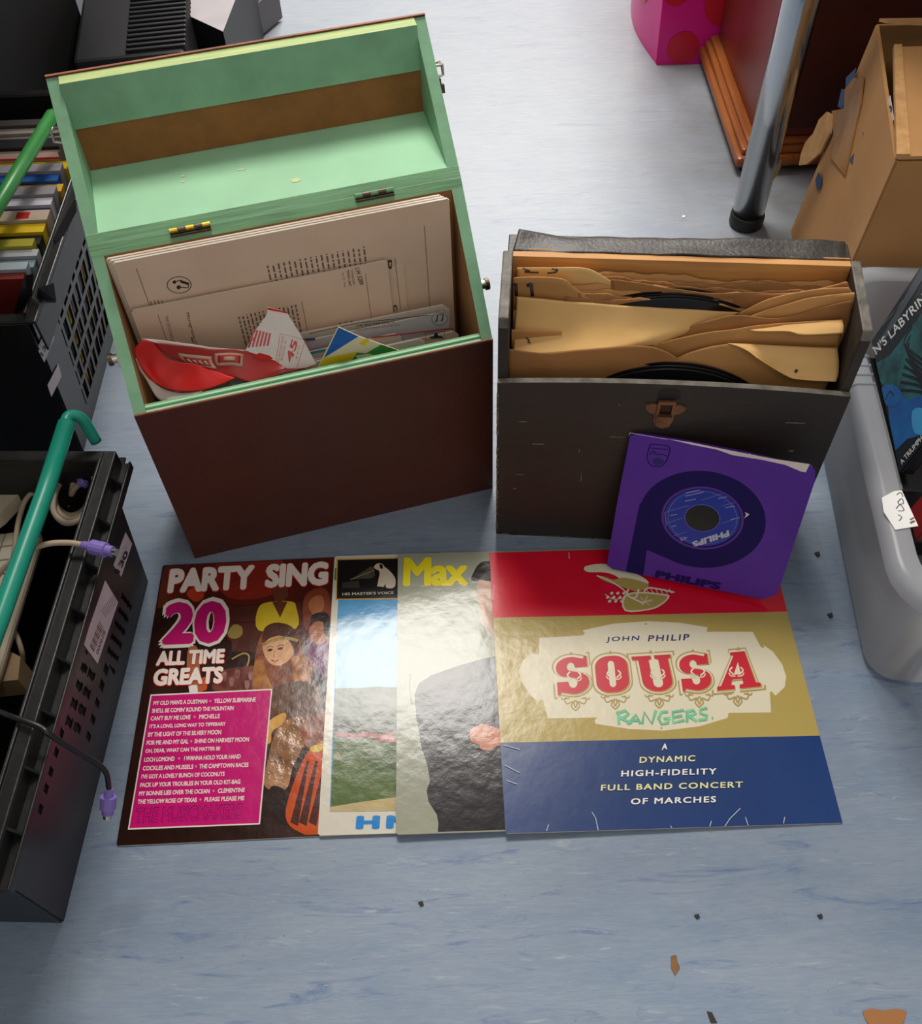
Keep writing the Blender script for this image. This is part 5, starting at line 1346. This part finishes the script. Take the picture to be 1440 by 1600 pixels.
# near top flap and far top flap
mb = MB(); a, b = C1t + Vector((.001, 0, .002)), Rt + Vector((0, 0, .002))
ex = Vector((.053, .205, .004)); f0 = [a, b, b + ex, a + ex + Vector((.0, .0, 0))]
mb.prism([p for p in f0], (0, 0, .004), CARD, side=[CARDL] * 4); 
mb.prism([a + Vector((-.004, 0, .001)), a + Vector((.010, -.001, .001)), a + ex + Vector((.008, 0, .001)), a + ex + Vector((-.001, 0, .001))], (0, 0, .006), CARDL)
mb.build('top_flap', cb, bevel=.001)
mb = MB(); a, b = Ft + Vector((0, 0, .004)), Gt + Vector((0, 0, .004))
mb.prism([a, a + Vector((-.004, -.035, .016)), a + Vector((.03, -.062, .026)), a + Vector((.09, -.052, .026)), a + Vector((.15, -.060, .026)), b + Vector((0, -.06, .026)), b], (0, 0, .004), CARD, side=[CARDL] * 7)
mb.build('top_flap', cb, bevel=.001)
# marks on the left face: traced on its plane
Mfc = frame(Fb, C1b - Fb, Vector((.026, 0, .30)))
def cmark(P, m_, name, label=None, z=.0035, th=.0006, smooth=0):
    mbx = MB(); A = Art(mbx, Mfc, z, (940, 0, .34722)); Q = [A.uv(p) for p in P]
    if smooth: Q = catmull(Q, smooth, True)
    a = sum(Q[i].x * Q[(i + 1) % len(Q)].y - Q[(i + 1) % len(Q)].x * Q[i].y for i in range(len(Q)))
    if a < 0: Q = Q[::-1]
    return mbx, Q, A
def cm_build(Ps, m_, name, z=.0035, th=.0006, label=None):
    for P in Ps:
        mbx = MB(); t_, Q, A = cmark(P, m_, name, z=z); mbx.prism([(p.x, p.y, z) for p in Q], (0, 0, th), m_)
        o_ = mbx.build(name, cb); o_.matrix_world = Mfc
        if label: o_['label'] = label
cm_build([[(1110, 1125), (1145, 1010), (1165, 1000), (1190, 900), (1215, 875), (1210, 930), (1180, 1020), (1165, 1030), (1120, 1130)],
          [(1062, 480), (1080, 400), (1098, 405), (1100, 350), (1145, 305), (1135, 360), (1100, 410), (1085, 490)],
          [(962, 810), (975, 775), (990, 800), (985, 850), (968, 852)], [(1175, 600), (1195, 580), (1190, 650), (1170, 660)], [(1115, 720), (1135, 690), (1128, 740)]], BLUI, 'printed_arrow', label='blue printed arrow')
mbx = MB(); A = Art(mbx, Mfc, .004, (940, 0, .34722))
A.text('UP', (1095, 1068), (1112, 985), (1070, 1045), BLUI, .02)
o_ = mbx.build('printed_letters', cb); o_.matrix_world = Mfc
cm_build([[(905, 690), (925, 640), (960, 600), (985, 540), (1020, 505), (1045, 520), (1035, 600), (990, 690), (930, 740), (895, 745)]], CARDL, 'torn_patch', z=.003, th=.003)
cm_build([[(1040, 500), (1095, 490), (1100, 400), (1140, 350), (1180, 352), (1170, 470), (1150, 560), (1120, 700), (1100, 790), (1060, 740), (1030, 700), (1050, 620)]], TAPE, 'packing_tape', z=.003, th=.002, label='loose brown tape')
cm_build([[(1262, 500), (1298, 430), (1315, 540), (1272, 600)]], STK, 'price_sticker', z=.004, label='white sticker marked 135')
cm_build([[(1272, 625), (1310, 575), (1315, 620), (1290, 690), (1272, 738)]], STK, 'price_sticker', z=.004, label='blank torn white sticker')
mbx = MB(); A = Art(mbx, Mfc, .0048, (940, 0, .34722))
A.text('135', (1292, 555), (1308, 480), (1268, 540), INK, .05)
o_ = mbx.build('sticker_number', cb); o_.matrix_world = Mfc

# ------------------------------------------------------------------ clear plastic tub with film cases
def clear_mat():
    m = bpy.data.materials.new('frosted_clear_plastic'); m.use_nodes = True
    nt = m.node_tree; N = nt.nodes; L = nt.links; b = N['Principled BSDF']
    b.inputs['Base Color'].default_value = rgb((196, 198, 204)); b.inputs['Roughness'].default_value = .22
    b.inputs['IOR'].default_value = 1.35; b.inputs['Specular IOR Level'].default_value = .5
    tr_ = N.new('ShaderNodeBsdfTransparent'); tr_.inputs[0].default_value = (.86, .87, .89, 1)
    tl_ = N.new('ShaderNodeBsdfTranslucent'); tl_.inputs[0].default_value = rgb((200, 202, 206))
    a = N.new('ShaderNodeMixShader'); a.inputs[0].default_value = .45; L.new(b.outputs[0], a.inputs[1]); L.new(tl_.outputs[0], a.inputs[2])
    c = N.new('ShaderNodeMixShader'); c.inputs[0].default_value = .24; L.new(a.outputs[0], c.inputs[1]); L.new(tr_.outputs[0], c.inputs[2])
    L.new(c.outputs[0], N['Material Output'].inputs[0]); return m
CLR = clear_mat()
MTb = xf(.620, .622, 0, -.094)
tub = thing('storage_tub', 'clear frosted plastic tub of film cases at the right edge', 'storage tub', MTb)
def rrect(hw, hl, r, z, n=6):
    out = []
    for cx, cy, a0 in ((hw - r, hl - r, 0), (-hw + r, hl - r, 90), (-hw + r, -hl + r, 180), (hw - r, -hl + r, 270)):
        for k in range(n + 1):
            a = math.radians(a0 + 90 * k / n); out.append(Vector((cx + r * math.cos(a), cy + r * math.sin(a), z)))
    return out
def loft(rings, m, closed_bottom=True):
    mb = MB(); n = len(rings[0]); V = [p for r in rings for p in r]
    Fs = [(i * n + k, i * n + (k + 1) % n, (i + 1) * n + (k + 1) % n, (i + 1) * n + k) for i in range(len(rings) - 1) for k in range(n)]
    if closed_bottom: Fs.append(tuple(range(n - 1, -1, -1)))
    mb.mesh(V, Fs, m); return mb
Z_ = .19
mb = loft([rrect(.195, .193, .03, .002), rrect(.1985, .1965, .032, .010), rrect(.2025, .2005, .036, Z_ - .03), rrect(.2035, .2015, .037, Z_ - .004)], CLR)
mb.build('tub_body', tub, smooth=True)
mb = loft([rrect(.2035, .2015, .037, Z_ - .004), rrect(.206, .204, .039, Z_), rrect(.222, .220, .050, Z_), rrect(.228, .226, .054, Z_ - .005), rrect(.229, .227, .054, Z_ - .016)], CLR, False)
mb.build('tub_rim', tub, smooth=True)
mb = MB()
for k in range(9):
    y = .04 + k * .013; mb.tube([(-.204, y, Z_ + .0005), (-.222, y, Z_ + .0005), (-.2295, y, Z_ - .006), (-.2300, y, Z_ - .018)], .0014, CLR, 6)
mb.build('rim_ridges', tub, smooth=True)
# tag on the rim
Mtag = frame(MTb @ Vector((-.215, -.05, Z_ + .0009)), MTb.to_3x3() @ Vector((1, 0, 0)), MTb.to_3x3() @ Vector((0, 1, 0)))
def arttag(A):
    A.tr = (1180, 380, .4375)
    for st in ([(478, 975), (492, 985), (482, 998)], [(472, 955), (486, 940), (500, 960), (478, 962)], [(478, 930), (492, 918), (498, 935), (482, 938), (478, 928)], [(474, 905), (488, 896), (496, 912)]):
        A.stroke([(x + 30, y - 6) for x, y in st], .0009, INKB, 4)
    A.stroke([(552, 1000), (568, 992)], .0022, INKG); A.stroke([(552, 988), (566, 980)], .0016, INKG)
sticker(tub, Mtag, [(1377, 778), (1395, 768), (1408, 766), (1434, 822), (1398, 828), (1380, 800)], arttag, mat('white_tag', (226, 226, 224), .5), name='paper_tag', label='white handwritten price tag')
# film cases
Pa, Pb, Pc = at(1364, 548, .135), at(1412, 772, .135), at(1440, 430, .240)
BK1 = mat('film_case_black', (20, 24, 28), rough=.22, spec=.6)
xd = (Pb - Pa); yd = (Pc - Pa); n_ = xd.cross(yd)
Mfm = frame(Pb, Pa - Pb, (Pc - Pa)) if False else frame(Pb, (Pc - Pa) - (Pa - Pb) * ((Pc - Pa).dot(Pa - Pb) / (Pa - Pb).length_squared), (Pa - Pb))
Hh = (Pa - Pb).length; Ww = .136
film = thing('film_case', 'glossy blue and black film case with white title, tilted in the tub', 'film case', Mfm)
mb = MB(); mb.box(0, Ww, .026, .216, -.014, 0, BK1); mb.build('case_shell', film, bevel=.002)
mb = MB(); A = Art(mb, Mfm, .0004, (1180, 380, .4375), (.001, Ww - .001, .027, .215), step=.00002); P_ = A.poly
zf = 1
tealA = mat('cover_teal', (44, 110, 112), .25, c2=(14, 40, 46), vs_=26); bluA = mat('cover_blue', (26, 110, 176), .25, c2=(16, 70, 140), vs_=20); blkA = mat('cover_black', (12, 18, 22), .25); lbl = mat('cover_lettering', (214, 216, 214), .35); gry = mat('cover_grey_band', (70, 78, 84), .3, var=.1)
A.up([(.001, .027), (Ww - .001, .027), (Ww - .001, .215), (.001, .215)], blkA)
P_([(424, 440), (480, 400), (594, 250), (640, 200), (640, 560), (560, 620), (500, 560), (440, 500)], tealA)
P_([(470, 560), (500, 520), (540, 560), (600, 540), (640, 700), (540, 700), (500, 740), (480, 640)], bluA)
for k in range(9): A.stroke([(560 - k * 6, 300 + k * 28), (530 + k * 9, 360 + k * 22), (600, 420 + k * 20)], .003, blkA, 4)
P_([(450, 520), (490, 505), (520, 530), (515, 575), (470, 580)], bluA, 4); A.stroke([(465, 560), (480, 530), (495, 545)], .0016, blkA, 4)
P_([(560, 600), (600, 590), (640, 620), (640, 700), (570, 680)], mat('cover_light_blue', (60, 150, 200), .3), 3)
P_([(415, 400), (594, 85), (640, 20), (640, 60), (424, 412)], gry)
A.text("N'S LABYRIN", (620, 200), (438, 398), (600, 172), lbl, .03, 1.05) if False else A.text("N'S LABYRIN", (432, 400), (612, 205), (420, 372), lbl, .02, 1.05)
A.text('2 DISC SET', (440, 306), (548, 180), (430, 294), lbl, .01, 1.05)
A.text('A TRIUMPH', (524, 792), (600, 700), (516, 778), lbl, .02)
A.stroke([(408, 390), (424, 375)], .0025, lbl)
o_ = mb.build('printed_cover', film)
mb = MB(); Mf2 = frame(Pb + Vector((.012, .006, -.010)), Mfm.to_3x3() @ Vector((1, 0, 0)), (Pa - Pb))
mb.box(-.01, .09, -.050, -.012, -.014, 0, mat('film_case_red', (150, 22, 24), .3, c2=(40, 10, 12), vs_=16)); tag(mb.build('film_case', M=Mf2, bevel=.002), 'dark red film case standing nearer than the blue film case in the tub', 'film case')
for k in range(4):
    mb = MB(); mb.box(-.178 + .003 * (k % 2), -.044 + .003 * (k % 2), -.045, .145, .0125 + k * .0285, .0125 + k * .0285 + .0278, mat('dark_films', (20, 20, 22), .3))
    tag(mb.build('film_case', M=MTb, bevel=.003), 'black double film case, %s of the stack under the blue case' % ('lowest', 'second from the bottom', 'second from the top', 'topmost')[k], 'film case', 'film cases stacked in the tub')
for k in range(5):
    mb = MB(); mb.box(-.030 + k * .030, -.002 + k * .030, -.15, .042, .012, .148, mat('film_shell_%d' % (k % 3), ((18, 18, 20), (60, 20, 24), (24, 30, 60))[k % 3], .3))
    tag(mb.build('film_case', M=MTb, bevel=.003), 'upright film case in the tub, %s from the left of its row' % ('first', 'second', 'third', 'fourth', 'fifth')[k], 'film case', 'film cases standing in the tub')
mb = MB(); mb.prism([(-.180, -.185, .012), (-.160, -.19, .012), (-.165, -.190, .125), (-.172, -.189, .13)], (0, .012, 0), mat('cream_strip', (196, 178, 140), .5)); tag(mb.build('card_strip', M=MTb), 'pale card strip seen through the near wall of the tub', 'card')

# ------------------------------------------------------------------ litter on the floor
FL = mat('brown_paper_scrap', (128, 92, 56), .8, var=.15, vs_=60); WHF = mat('white_crumb', (220, 216, 206), .7); DRT = mat('dark_crumb', (50, 44, 40), .8)
def scrap(P, m_, label, name='paper_scrap', z=.0006, th=.0008):
    Q = [at(x, y, z) for x, y in P]; mbx = MB(); a = sum(Q[i].x * Q[(i + 1) % len(Q)].y - Q[(i + 1) % len(Q)].x * Q[i].y for i in range(len(Q)))
    if a < 0: Q = Q[::-1]
    Q = [Vector((q.x, q.y, .0001)) for q in Q]
    mbx.prism(Q, (0, 0, th), m_); tag(mbx.build(name), label, 'litter')
scrap([(1347, 1580), (1362, 1576), (1380, 1579), (1400, 1576), (1416, 1580), (1412, 1596), (1402, 1604), (1360, 1604), (1352, 1594)], mat('tan_scrap', (158, 106, 62), .8), 'tan torn paper scrap at the bottom right corner of the floor')
scrap([(1048, 1494), (1056, 1492), (1058, 1502), (1062, 1512), (1054, 1524), (1048, 1512)], FL, 'small brown scrap on the floor below the march sleeve')
scrap([(1104, 1580), (1112, 1582), (1120, 1598), (1110, 1598)], DRT, 'small dark flake at the bottom edge of the floor', 'dirt_flake')
scrap([(1066, 336), (1071, 337), (1069, 340), (1065, 340)], WHF, 'white crumb on the floor behind the black case', 'crumb')
for x, y, l_ in ((1276, 866, 'dark crumb on the floor right of the black case'), (1296, 962, 'dark crumb between the march sleeve and the tub'), (1280, 1432, 'dark crumb on open floor right of centre'), (1088, 1432, 'dark crumb above the brown scrap'), (657, 1412, 'dark crumb below the grey sleeve')):
    scrap([(x - 4, y - 2), (x + 3, y - 4), (x + 5, y + 2), (x, y + 4)], DRT, l_, 'crumb', th=.0015)
